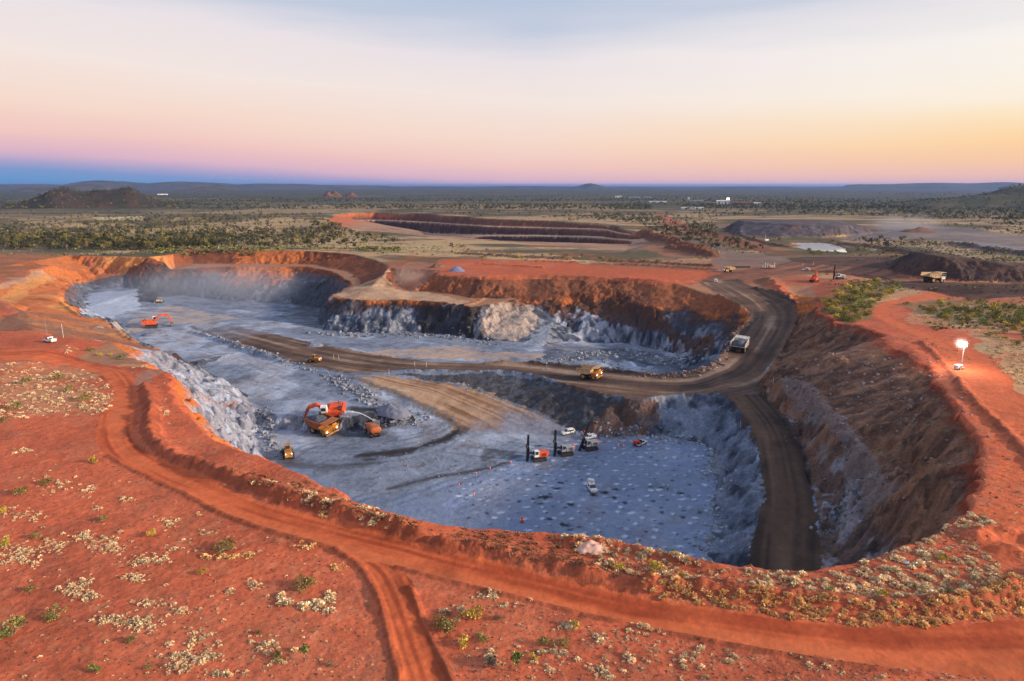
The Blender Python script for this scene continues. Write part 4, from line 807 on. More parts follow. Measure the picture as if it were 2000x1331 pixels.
tus('gold', clus([(470, 1085, 24, 5, 30), (440, 1088, 36, 4, 26), (595, 1068, 18, 6, 18), (660, 1110, 18, 9, 25), (390, 1005, 6, 5, 5), (635, 1010, 10, 8, 12)]), .22, .4, 'beside the lower edge of the red road')
tus('pale', clus([(870, 1195, 14, 5, 8), (895, 1190, 12, 6, 8), (950, 1163, 30, 6, 22), (1000, 1182, 30, 6, 14), (1040, 1175, 20, 5, 10), (1110, 1225, 30, 8, 20), (1135, 1295, 12, 8, 3), (1085, 1280, 26, 10, 14), (1060, 1310, 34, 12, 14), (1170, 1310, 30, 14, 20), (1190, 1325, 20, 6, 12), (1240, 1240, 70, 20, 40), (1300, 1290, 120, 26, 50), (1550, 1300, 160, 18, 24), (960, 1290, 18, 12, 14), (1700, 1318, 160, 8, 14), (1170, 1245, 22, 16, 14)]), .2, .4, 'between the red road and the lower edge')
tus('pale', scatter_area([(0, 895), (180, 900), (420, 1015), (640, 1080), (720, 1160), (740, 1331), (0, 1331)], 330), .1, .24, 'on the red plain at the lower left')
tus('pale', scatter_area([(900, 1160), (1200, 1222), (1600, 1300), (2000, 1331), (900, 1331)], 190), .1, .24, 'between the red road and the lower edge')
tus('pale', scatter_area([(0, 700), (110, 700), (165, 712), (222, 752), (222, 790), (180, 806), (0, 815)], 420), .3, .62, 'in the grassy bend of the red road at left')
tus('pale', scatter_area([(105, 680), (180, 692), (255, 708), (330, 710), (300, 690), (200, 672), (120, 668)], 190), .3, .55, 'on the bank above the red road at left')
tus('pale', scatter_area([(1925, 645), (2060, 690), (2060, 770), (1990, 738), (1930, 690)], 360), .3, .6, 'on the straw coloured flat behind the light tower')
tus('pale', scatter_area([(1780, 600), (1900, 592), (2060, 612), (2060, 650), (1900, 645), (1800, 628)], 300), .4, .7, 'among the shrubs beyond the light tower')
tus('pale', scatter_area([(1905, 1000), (1960, 900), (2010, 930), (2010, 1120), (1990, 1110)], 50), .12, .3, 'on the red apron at the right edge')
tx, ty, tr, tk, tp = [np.concatenate([t[i] for t in TUS]) for i in range(5)]
tz = gh(tx, ty) - .03; big = tr / np.hypot(tx, ty); order = np.argsort(-big); own = order[:300]
for i in own:
    k = ['pale', 'gold', 'brown'][tk[i]]; o = bpy.data.objects.new('spinifex_tussock', TUFT_ME[k][rng.randint(4)]); COL.objects.link(o); s = tr[i]; o.location = (tx[i], ty[i], tz[i]); o.scale = (s * rng.uniform(.9, 1.2), s * rng.uniform(.9, 1.2), s * rng.uniform(.85, 1.1)); o.rotation_euler = (0, 0, rng.uniform(0, 6.28))
    pl = PLACES[tp[i]]; lab = '%s spinifex tussock %s' % ({'pale': 'pale dry', 'gold': 'golden dry', 'brown': 'brown dry'}[k], pl); tag(o, lab, 'grass tussock', 'spinifex ' + pl + ' (' + k + ')')
rest = order[300:]
for k, nm in ((0, 'pale'), (1, 'gold'), (2, 'brown')):
    s = rest[tk[rest] == k]
    if len(s): merged('dry_grass', [tuft(46, {'pale': PALE, 'gold': GOLD, 'brown': BRN}[nm]) for _ in range(6)], tx[s], ty[s], tz[s], tr[s], M_GRASS)
# --- shrubs, each with foliage and stems
def two_part(name, pair, pn, loc, s, label, cat, group):
    e = empty(name, loc, rng.uniform(0, 6.28), label, cat, group); e.scale = (s, s, s * rng.uniform(.85, 1.1))
    for me, n in zip(pair, pn):
        c = bpy.data.objects.new(n, me); COL.objects.link(c); c.parent = e
    return e
ONE = [(25, 1238, 1.7, 'green', 'round bright green shrub at the left edge, lower corner'), (105, 1205, 1.2, 'green', 'dark green shrub right of the round bright green one at lower left'), (592, 1150, 1.75, 'olive', 'olive shrub inside the ring of pale tussocks by the track fork'), (440, 1075, 1.7, 'olive', 'wide olive shrub with golden grass at its foot, below the red road'),
       (925, 1205, 1.5, 'yellow', 'yellow flowering shrub, upper one of the thicket beside the track'), (880, 1232, 1.6, 'olive', 'big olive shrub in the thicket right beside the track'), (858, 1222, 1.2, 'olive', 'dark olive shrub leaning over the track edge'), (902, 1262, 1.1, 'yellow', 'yellowish shrub at the lower end of the thicket by the track'), (940, 1250, .8, 'green', 'small green shrub right of the thicket by the track'),
       (962, 1298, 1.1, 'grey', 'grey twiggy shrub below the thicket by the track'), (1065, 1262, 1.1, 'olive', 'low dark shrub right of the small tree at the lower edge'), (1100, 1262, .9, 'olive', 'low olive shrub with bare twigs, farther right of the small tree'), (1042, 1290, .7, 'yellow', 'small straw yellow shrub just right of the small tree trunk'), (1125, 1225, .8, 'yellow', 'thin yellow shrub on the red ground below the road'),
       (1213, 1112, 1.15, 'yellow', 'yellow shrub on the rim bank, left of a pair'), (1280, 1115, 1.25, 'yellow', 'yellow shrub on the rim bank, right of a pair'), (1330, 1132, .8, 'yellow', 'small yellow shrub right of the pair on the rim bank'), (1315, 1086, .75, 'green', 'small green shrub on the pit edge'), (1620, 1162, .85, 'green', 'green shrub behind the long grass berm at lower right'), (1727, 1172, 1.15, 'yellow', 'yellow green shrub behind the long grass berm at lower right'),
       (1808, 1160, .6, 'yellow', 'little yellow shrub right of the yellow green one behind the berm'), (1840, 1092, .95, 'yellow', 'yellow shrub among pale tussocks at the right rim'), (1848, 1160, .7, 'olive', 'little olive shrub at the right end of the tussock field'), (180, 902, 1.35, 'yellow', 'lone yellow shrub at the bend of the red road'), (40, 965, 1.3, 'olive', 'olive scrub on the left edge above the grass'), (90, 945, 1.2, 'olive', 'olive scrub right of the left edge scrub'), (8, 1000, 1.1, 'yellow', 'yellow scrub cut by the left edge'),
       (12, 1065, 1.2, 'yellow', 'yellow scrub in the thick pale grass at the left edge'), (70, 1050, .9, 'olive', 'dull shrub behind the thick pale grass at left'), (300, 1045, 1.0, 'yellow', 'thin yellow green shrub on the red plain at left'), (205, 1015, .9, 'olive', 'thin olive shrub on the red plain below the road bend'), (60, 1155, .9, 'olive', 'dull shrub in scattered grass at left'), (395, 1120, .8, 'yellow', 'thin yellow shrub on the open red plain'),
       (185, 1312, .85, 'green', 'small green shrub at the bottom edge left'), (290, 1306, .45, 'green', 'tiny green shrub at the bottom edge, middle of the red plain'), (255, 1255, .7, 'olive', 'thin green shrub in a pale grass patch low on the red plain'), (505, 1238, .5, 'olive', 'tiny olive shrub left of the small tree on the red plain'), (540, 1290, .9, 'olive', 'olive scrub beside the small leaning tree on the red plain'), (645, 1302, .5, 'grey', 'tiny dry shrub right of the leaning tree on the red plain'),
       (130, 757, 1.5, 'olive', 'dark shrub in the grassy road bend at left'), (160, 776, 1.9, 'olive', 'wide dark shrub nearest the road in the grassy bend'), (30, 792, 1.6, 'olive', 'dark shrub at the left edge below the grassy bend'), (55, 742, 1.6, 'olive', 'dull shrub at the upper left of the grassy bend'), (110, 733, 1.8, 'olive', 'shrub in the middle of the grassy bend at left'), (8, 820, 1.3, 'olive', 'shrub cut by the left edge below the grassy bend'),
       (178, 672, 1.7, 'olive', 'olive shrub on the bank near the white utility vehicle at left'), (195, 678, 1.3, 'yellow', 'yellow green shrub on the bank at left'), (235, 684, 1.5, 'green', 'green shrub at the lower end of the left bank'), (215, 676, 1.1, 'yellow', 'small yellow shrub between the green and olive ones on the left bank'), (970, 1210, .7, 'grey', 'dead grey shrub right of the yellow flowering shrub'), (875, 1200, .7, 'grey', 'pale grey bush above the thicket by the track')]
for px, py, s, k, lab in ONE:
    x, y = plain_np([px], [py]); two_part('shrub', SHRUB[k][rng.randint(3)], ('foliage', 'stem'), (x[0], y[0], float(gh(x, y)[0])), s, lab, 'shrub', None)
def many_shrubs(P, n, s0, s1, kinds, place, own=1.0):
    p = scatter_area(P, n * 2); x, y = plain_np(p[:, 0], p[:, 1]); ok = free(x, y); x, y = x[ok][:n], y[ok][:n]; z = gh(x, y)
    own = int(len(x) * own); q = np.argsort(np.hypot(x, y)); x, y, z = x[q], y[q], z[q]
    if own < len(x): merged('scrub', BIGS, x[own:], y[own:], z[own:], rng.uniform(s0, s1, len(x) - own), M_LEAF)
    for i in range(own):
        k = kinds[rng.randint(len(kinds))]; two_part('shrub', SHRUB[k][rng.randint(3)], ('foliage', 'stem'), (x[i], y[i], z[i]), rng.uniform(s0, s1), '%s shrub %s' % ({'yellow': 'yellow green', 'olive': 'dull olive', 'green': 'green', 'grey': 'grey'}[k], place), 'shrub', '%s shrubs %s' % (k, place))
many_shrubs([(1606, 605), (1612, 582), (1650, 553), (1720, 549), (1768, 562), (1722, 584), (1695, 620), (1640, 624)], 190, 1.3, 2.6, ['yellow', 'olive', 'green', 'olive'], 'on the flat between the haul road and the red side track', .38)
many_shrubs([(1765, 592), (1850, 584), (2060, 602), (2060, 640), (1900, 632), (1800, 615)], 130, 1.3, 2.6, ['yellow', 'olive', 'green', 'olive'], 'beyond the red side track at right', .5)
many_shrubs([(1900, 632), (2060, 640), (2060, 680), (1930, 660)], 16, 1.5, 2.4, ['yellow', 'olive', 'green'], 'just behind the light tower')
many_shrubs([(880, 500), (1010, 502), (1030, 510), (900, 508)], 8, 1.5, 2.3, ['olive', 'yellow'], 'by the red flat behind the middle wall')
many_shrubs([(1560, 495), (1680, 497), (1720, 490), (1660, 478), (1690, 470), (1540, 470)], 22, 1.6, 3.0, ['olive', 'green'], 'round the pond')
many_shrubs([(860, 470), (900, 490), (1180, 512), (1390, 512), (1390, 505), (1180, 505), (1000, 492)], 40, 1.2, 2.2, ['olive', 'yellow', 'grey'], 'on the dry ground between the two pits')
# --- trees
for px, py, h, lab, j in ((1008, 1312, 2.4, 'small green sapling with a thin pale trunk near the lower edge', 0), (597, 1292, 1.9, 'thin young tree with a round crown on the red plain', 1), (1945, 622, 5.0, 'lone tree standing above the shrubs beyond the red side track', 0)):
    x, y = plain_np([px], [py]); two_part('tree', YTREE[j], ('crown', 'trunk'), (x[0], y[0], float(gh(x, y)[0])), h, lab, 'tree', None)
TB = []
def trees(P, n, h0, h1, place):
    p = scatter_area(P, int(n * 1.4)); x, y = plain_np(p[:, 0], p[:, 1]); ok = free(x, y, .8); x, y = x[ok][:n], y[ok][:n]; TB.append((x, y, rng.uniform(h0, h1, len(x)), np.full(len(x), len(TPL)))); TPL.append(place)
TPL = []
trees([(0, 474), (100, 464), (200, 465), (300, 471), (400, 477), (440, 487), (330, 490), (200, 488), (0, 488)], 330, 4.5, 9, 'in the dark belt behind the left pit')
trees([(530, 466), (640, 466), (645, 482), (530, 482)], 34, 4, 7, 'in the thicket above the pit crest')
trees([(612, 436), (650, 430), (668, 448), (660, 460), (615, 460)], 20, 6, 10, 'in the tall clump beside the far pit')
trees([(660, 468), (760, 474), (760, 482), (660, 482)], 9, 4, 7, 'between the left pit and the far pit')
trees([(420, 478), (530, 470), (640, 455), (640, 445), (330, 452), (230, 458)], 110, 3.5, 6, 'on the dry flats behind the left pit')
trees([(0, 440), (200, 432), (620, 420), (620, 440), (250, 455), (0, 462)], 270, 2.5, 7.5, 'on the dry plain at left')
trees([(1090, 418), (1300, 420), (1360, 432), (1290, 440), (1100, 428)], 200, 4, 7, 'beyond the far pit at right')
trees([(1335, 462), (1385, 458), (1392, 470), (1345, 474)], 9, 4, 6.5, 'beside the road above the haul junction')
trees([(1500, 396), (1760, 402), (2080, 415), (2080, 440), (1900, 432), (1640, 424), (1480, 418)], 520, 5, 9, 'in the woodland beyond the waste dumps')
trees([(1340, 412), (1480, 412), (1500, 424), (1350, 424)], 40, 4, 7, 'in front of the far buildings')
bx, by, bh, bp_ = [np.concatenate([t[i] for t in TB]) for i in range(4)]
order = np.argsort(-(bh / np.hypot(bx, by))); bz = gh(bx, by)
for i in order[:300]:
    two_part('tree', TREES[rng.randint(len(TREES))], ('crown', 'trunk'), (bx[i], by[i], bz[i]), bh[i], 'grey green bushy tree ' + TPL[bp_[i]], 'tree', 'trees ' + TPL[bp_[i]])
i = order[300:]; merged('woodland', LOWT, bx[i], by[i], bz[i], bh[i], M_LEAF)
# scrub and trees past counting, over the plain as far as they show
def wild(n, y0, y1, h0, h1, dens, tmpl, name, x0=-60, x1=2060):
    px = rng.uniform(x0, x1, n * 3); py = y0 + (y1 - y0) * rng.uniform(0, 1, n * 3) ** .8; x, y = plain_np(px, py)
    keep = (fbm(x * .5, y, dens, 4, 77) + .5 * fbm(x * .7, y, dens * .25, 3, 78) > rng.uniform(-.35, .7, len(x))) & free(x, y, .6)
    for P in CLEAR: keep &= ~poly_in(x, y, np.asarray(P))
    x, y = x[keep][:n], y[keep][:n]; merged(name, tmpl, x, y, gh(x, y), rng.uniform(h0, h1, len(x)), M_LEAF)
CLEAR = [plain([(1530, 470), (1680, 470), (1700, 500), (1540, 500)]), plain([(1400, 424), (1760, 424), (1760, 470), (1400, 470)]), RED_FLAT, plain([(1640, 452), (1760, 438), (1880, 446), (2090, 470), (2090, 492), (1960, 488), (1800, 468), (1660, 468)]), plain([(1270, 400), (1330, 404), (1340, 440), (1290, 440)]), plain([(640, 414), (1240, 440), (1400, 510), (900, 490), (620, 440)])]
wild(3800, 402, 488, 2.5, 6, 130, LOWT, 'woodland'); wild(5600, 405, 500, .8, 2.4, 60, LOWS, 'scrub'); wild(6500, 374, 410, 4, 8, 420, LOWT, 'woodland')
wild(900, 500, 640, .7, 1.6, 40, LOWS, 'scrub', 1560, 2060)
wild(700, 468, 512, .8, 2.2, 30, LOWS, 'scrub', 1650, 2060)
wild(900, 484, 500, 1.2, 3.2, 40, LOWS, 'scrub', 300, 780)
# ---------------------------------------------------------------- machines and other made things
P_YEL = mat('yellow paint', (206, 138, 42), .55, .18, .8, dirt=(124, 92, 66), dirt_amt=.85); P_ORG = mat('orange paint', (228, 88, 42), .5, .15, .8, dirt=(140, 84, 62), dirt_amt=.5); P_WHT = mat('white paint', (232, 232, 230), .45, .06, .8, dirt=(170, 140, 118), dirt_amt=.3)
P_TAN = mat('dusty body steel', (206, 172, 130), .8, .15, 1.0, dirt=(160, 124, 92), dirt_amt=.6); P_GRY = mat('grey paint', (150, 154, 162), .55, .1, 1.0, dirt=(120, 104, 92), dirt_amt=.4); P_DRK = mat('dark steel', (52, 50, 50), .6, .2, 1.5, dirt=(92, 80, 70), dirt_amt=.4); P_BLK = mat('black steel', (26, 26, 28), .6, .2, 2)
P_TYR = mat('rubber', (38, 37, 38), .9, .2, 2, dirt=(104, 92, 82), dirt_amt=.5); P_RIM = mat('rim', (190, 150, 70), .6, .15, 2, dirt=(120, 96, 74), dirt_amt=.5); P_GLS = mat('window glass', (42, 54, 66), .12, .05, 1, spec=.8); P_ORE = mat('broken ore', (84, 86, 94), .95, .35, 1.4, bump=.8); P_RED = mat('red paint', (214, 52, 34), .5, .1, 1); P_RST = mat('rusty brown paint', (176, 96, 52), .6, .15, .9, dirt=(120, 84, 62), dirt_amt=.5)
P_LMP = mat('lit lamp', (255, 246, 228), .3, 0, 1, emit=40); P_LMPB = mat('lit work light', (214, 222, 255), .3, 0, 1, emit=5); P_BUC = mat('worn bucket steel', (128, 126, 124), .55, .2, 1, metal=.4)
P_SKIN = mat('skin', (176, 128, 100), .7, .05, 5); P_HIV = mat('hi vis yellow cloth', (214, 232, 60), .8, .1, 5, emit=0); P_NAVY = mat('navy cloth', (40, 46, 70), .9, .1, 5); P_HAT = mat('white hard hat', (236, 236, 236), .4, 0, 5); P_CON = mat('orange plastic', (240, 92, 44), .5, .08, 3); P_REFL = mat('white reflective band', (236, 234, 230), .4, 0, 3); P_HIO = mat('hi vis orange cloth', (240, 120, 40), .8, .1, 5)
class MB:
    def __init__(s): s.v, s.f = [], []
    def add(s, V, F, M_=None):
        b = len(s.v); s.v += [tuple(M_ @ Vector(v)) if M_ else tuple(v) for v in V]; s.f += [tuple(i + b for i in q) for q in F]; return s
    def box(s, x, y, z, dx, dy, dz, M_=None, bv=0.08, tx=1.0, ty=1.0):
        """bevelled box about its centre; the top may be narrower by tx, ty"""
        bv = min(bv, dx * .25, dy * .25, dz * .25); V, F = [], []; hx, hy, hz = dx / 2, dy / 2, dz / 2
        for zz, k, ins in ((-hz, 0, bv), (-hz + bv, 0, 0), (hz - bv, 1, 0), (hz, 1, bv)):
            ax = (hx * (tx if k else 1)) - ins; ay = (hy * (ty if k else 1)) - ins
            V += [(x - ax + bv, y - ay, z + zz), (x + ax - bv, y - ay, z + zz), (x + ax, y - ay + bv, z + zz), (x + ax, y + ay - bv, z + zz), (x + ax - bv, y + ay, z + zz), (x - ax + bv, y + ay, z + zz), (x - ax, y + ay - bv, z + zz), (x - ax, y - ay + bv, z + zz)]
        for k in range(3):
            for i in range(8): F.append((k * 8 + i, k * 8 + (i + 1) % 8, k * 8 + 8 + (i + 1) % 8, k * 8 + 8 + i))
        F.append(tuple(range(7, -1, -1))); F.append(tuple(range(24, 32))); return s.add(V, F, M_)
    def cyl(s, p0, p1, r0, r1=None, n=16, cap=True):
        r1 = r0 if r1 is None else r1; p0, p1 = Vector(p0), Vector(p1); d = (p1 - p0).normalized(); u = d.orthogonal().normalized(); w = d.cross(u); V = []
        for c, r_ in ((p0, r0), (p1, r1)):
            for i in range(n): a = 2 * math.pi * i / n; V.append(c + (u * math.cos(a) + w * math.sin(a)) * r_)
        F = [(i, (i + 1) % n, n + (i + 1) % n, n + i) for i in range(n)]
        if cap: F += [tuple(range(n - 1, -1, -1)), tuple(range(n, 2 * n))]
        return s.add(V, F)
    def prism(s, prof, y0, y1):
        """a side outline (x, z) carried from y0 to y1"""
        n = len(prof); V = [(a, y0, c) for a, c in prof] + [(a, y1, c) for a, c in prof]
        return s.add(V, [(i, (i + 1) % n, n + (i + 1) % n, n + i) for i in range(n)] + [tuple(range(n - 1, -1, -1)), tuple(range(n, 2 * n))])
    def loft(s, rings):
        n = len(rings[0]); V = [p for r_ in rings for p in r_]; F = []
        for k in range(len(rings) - 1): F += [(k * n + i, k * n + (i + 1) % n, (k + 1) * n + (i + 1) % n, (k + 1) * n + i) for i in range(n)]
        F += [tuple(range(n - 1, -1, -1)), tuple(range((len(rings) - 1) * n, len(rings) * n))]; return s.add(V, F)
    def beam(s, pts, w0, h0, w1=None, h1=None):
        """a box girder along points in the x-z plane (x, y, z)"""
        w1 = w0 if w1 is None else w1; h1 = h0 if h1 is None else h1; R_ = []; m = len(pts)
        for i, p in enumerate(pts):
            p = Vector(p); a = Vector(pts[max(i - 1, 0)]); b = Vector(pts[min(i + 1, m - 1)]); d = (b - a).normalized(); side = Vector((0, 1, 0)); up = d.cross(side).normalized() * -1
            t = i / (m - 1); w, h = w0 + (w1 - w0) * t, h0 + (h1 - h0) * t
            R_.append([tuple(p + side * w / 2 + up * h / 2), tuple(p - side * w / 2 + up * h / 2), tuple(p - side * w / 2 - up * h / 2), tuple(p + side * w / 2 - up * h / 2)])
        return s.loft(R_)
    def tube(s, pts, r, n=6):
        for a, b in zip(pts, pts[1:]): s.cyl(a, b, r, r, n)
        return s
    def build(s, name, m, parent=None, smooth=False):
        me = bpy.data.meshes.new(name); me.from_pydata(s.v, [], s.f); me.materials.append(m); me.validate(); 
        bm_ = __import__('bmesh').new(); bm_.from_mesh(me); __import__('bmesh').ops.recalc_face_normals(bm_, faces=bm_.faces); bm_.to_mesh(me); bm_.free()
        if smooth: me.polygons.foreach_set('use_smooth', [True] * len(me.polygons))
        o = bpy.data.objects.new(name, me); COL.objects.link(o)
        if parent: o.parent = parent
        return o
def heading(tail, head):
    a, b = hit(*tail), hit(*head); return math.atan2(b[1] - a[1], b[0] - a[0])
def seat(px, py, rz, L, W):
    """stand a machine on the ground at a photo point: height and tilt from the ground under its four corners"""
    h = hit(px, py); c, s = math.cos(rz), math.sin(rz); fw = Vector((c, s, 0)); lf = Vector((-s, c, 0)); P = []
    for a, b in ((1, 1), (1, -1), (-1, 1), (-1, -1)):
        p = Vector((h[0], h[1], 0)) + fw * (a * L / 2) + lf * (b * W / 2); p.z = float(np.mean(base_z(np.array([p.x, p.x + .6, p.x - .6]), np.array([p.y, p.y + .6, p.y - .6])))); P.append(p)
    f = ((P[0] + P[1]) - (P[2] + P[3])).normalized(); l = ((P[0] + P[2]) - (P[1] + P[3])).normalized(); u = f.cross(l).normalized(); l = u.cross(f)
    m = Matrix((f, l, u)).transposed(); z = sum(p.z for p in P) / 4
    return (h[0], h[1], z + .02), m.to_euler()
def wheel(parent, x, y, r, w, rim=None, n=20, side=1):
    a = MB(); p = [(r * .78, -w / 2), (r * .97, -w / 2 * .85), (r, -w / 4), (r, w / 4), (r * .97, w / 2 * .85), (r * .78, w / 2), (r * .55, w / 2 * .9), (r * .55, -w / 2 * .9)]
    V, F = [], []
    for i in range(n):
        t = 2 * math.pi * i / n; V += [(x + q * math.cos(t), y + e, r + q * math.sin(t)) for q, e in p]
    k = len(p)
    for i in range(n):
        for j in range(k): F.append((i * k + j, i * k + (j + 1) % k, ((i + 1) % n) * k + (j + 1) % k, ((i + 1) % n) * k + j))
    a.add(V, F); o = a.build('wheel', P_TYR, parent, True)
    b = MB().cyl((x, y - w * .36, r), (x, y + w * .36, r), r * .56, n=14); b.cyl((x, y - w * .42, r), (x, y + w * .42, r), r * .22, n=8); b.build('rim', rim or P_RIM, o); return o
def heap(name, L, W, H, m, loc, rot, label, cat, seed=1, group=None):
    n1, n2 = 26, 20; V, F = [], []
    for i in range(n1):
        for j in range(n2):
            u, v = i / (n1 - 1) * 2 - 1, j / (n2 - 1) * 2 - 1; d = max(0, 1 - (abs(u) ** 2.4 + abs(v) ** 2.4) ** .5)
            hh = H * (d ** .7) * (1 + .3 * float(fbm(np.array([u * 3 + seed]), np.array([v * 3]), 1, 3, seed)[0])) + (.05 * H * float(fbm(np.array([u * 9 + seed]), np.array([v * 9]), 1, 2, seed + 3)[0]) if d > 0 else 0)
            V.append((u * L / 2, v * W / 2, hh))
    F = [(i * n2 + j, (i + 1) * n2 + j, (i + 1) * n2 + j + 1, i * n2 + j + 1) for i in range(n1 - 1) for j in range(n2 - 1)]
    o = MB().add(V, F).build(name, m, None, True); o.location = loc; o.rotation_euler = rot; return tag(o, label, cat, group)

def haul_truck(tail, head, at_, label, paint_=P_YEL, bodyp=None, load=None, white=False, s=1.0):
    bodyp = bodyp or paint_; rz = heading(tail, head); loc, rot = seat(at_[0], at_[1], rz, 6, 5); e = empty('haul_truck', loc, 0, label, 'haul truck', 'haul trucks', rot); e.scale = (s,) * 3
    f = MB().box(-.2, 0, 1.75, 8.2, 1.7, .9).box(3.3, 0, 1.2, 1.2, 4.6, .5).box(-2.2, 0, 1.4, .8, 4.6, .7); f.build('chassis', P_DRK, e)
    a = MB().box(3.7, 0, 2.3, 1.7, 2.7, 1.9).box(3.3, 2.3, 2.55, 2.3, 1.6, 1.3).box(3.3, -2.3, 2.55, 2.3, 1.6, 1.3).box(4.55, 0, 1.15, .35, 5.6, .5); a.build('nose', paint_, e)
    g = MB()
    for k in range(7): g.box(4.6, 0, 1.65 + k * .22, .12, 2.2, .1, bv=.02)
    g.build('grille', P_BLK if not white else P_GRY, e)
    d = MB().box(3.2, 0, 3.28, 3.2, 6.3, .14); d.build('deck', paint_, e)
    r_ = MB()
    for y in (-3.05, 3.05): r_.tube([(1.8, y, 4.3), (4.7, y, 4.3)], .04).tube([(4.7, y, 3.3), (4.7, y, 4.3)], .04).tube([(3.2, y, 3.3), (3.2, y, 4.3)], .04)
    r_.tube([(4.72, -3.05, 4.3), (4.72, .2, 4.3)], .04).tube([(4.72, -1.4, 3.3), (4.72, -1.4, 4.3)], .04)
    for k in range(6): r_.box(4.75, -1.9 + k * .32, 1.3 + k * .36, .3, .7, .06, bv=.01)
    r_.build('handrail', P_WHT if white else paint_, e)
    c = MB().box(3.0, 1.75, 4.15, 1.9, 1.9, 1.65, tx=.92, ty=.95); co = c.build('cab', P_WHT if white else paint_, e)
    w = MB().box(3.93, 1.75, 4.4, .08, 1.5, .75, bv=.02).box(3.0, 2.69, 4.4, 1.3, .08, .7, bv=.02).box(3.0, .81, 4.4, 1.3, .08, .7, bv=.02); w.build('window', P_GLS, co)
    for x, ys in ((3.0, (-2.45, 2.45)), (-2.2, (-2.6, -1.55, 1.55, 2.6))):
        for y in ys: wheel(e, x, y, 1.36, .95 if abs(y) < 2 or x < 0 else 1.0)
    for y in (-2.2, 2.2): MB().cyl((4.46, y, 2.35), (4.62, y, 2.35), .26, n=10).build('headlight', P_LMPB, e)
    # dump body: ribbed sides, sloping floor, canopy over the cab
    prof = [(-5.4, 3.35), (-1.8, 2.55), (1.35, 2.75), (1.9, 4.9), (1.9, 5.35), (-4.9, 4.95)]
    b = MB().prism(prof, -3.25, -3.05).prism(prof, 3.05, 3.25)
    b.prism([(-5.4, 3.35), (-1.8, 2.55), (1.35, 2.75), (1.35, 2.95), (-1.8, 2.8), (-5.3, 3.55)], -3.05, 3.05)
    b.prism([(1.2, 2.75), (1.4, 2.75), (2.0, 5.1), (5.0, 5.45), (5.0, 5.62), (1.85, 5.36)], -3.05, 3.05)
    for k in range(5): b.beam([(-4.3 + k * 1.35, 0, 2.9 if k else 3.3), (-4.2 + k * 1.38, 0, 5.0)], 6.75, .22) if False else b.box(-4.2 + k * 1.35, 3.31, 4.0, .2, .14, 1.7, bv=.03).box(-4.2 + k * 1.35, -3.31, 4.0, .2, .14, 1.7, bv=.03)
    b.box(-1.6, 3.3, 5.06, 6.9, .22, .22, bv=.04).box(-1.6, -3.3, 5.06, 6.9, .22, .22, bv=.04)
    b.build('dump_body', bodyp, e)
    if load:
        M_ = rot.to_matrix(); p = Vector(loc) + M_ @ Vector((-1.7, 0, 4.0)) * s
        heap('rock_load', 6.6 * s, 5.95 * s, 1.75 * s, P_ORE, p, rot, load, 'rock load', 4)
    return e
def tracks(e, L, W, w, h, m=None):
    for y in (-W / 2, W / 2):
        pr = [(-L / 2 + h * .3, 0), (L / 2 - h * .3, 0), (L / 2, h * .45), (L / 2 - h * .25, h), (-L / 2 + h * .25, h), (-L / 2, h * .45)]
        a = MB().prism(pr, y - w / 2, y + w / 2)
        for k in range(int(L / .5)): a.box(-L / 2 + .4 + k * .5, y, h + .03, .26, w * 1.02, .1, bv=.02)
        a.build('track', m or P_DRK, e)
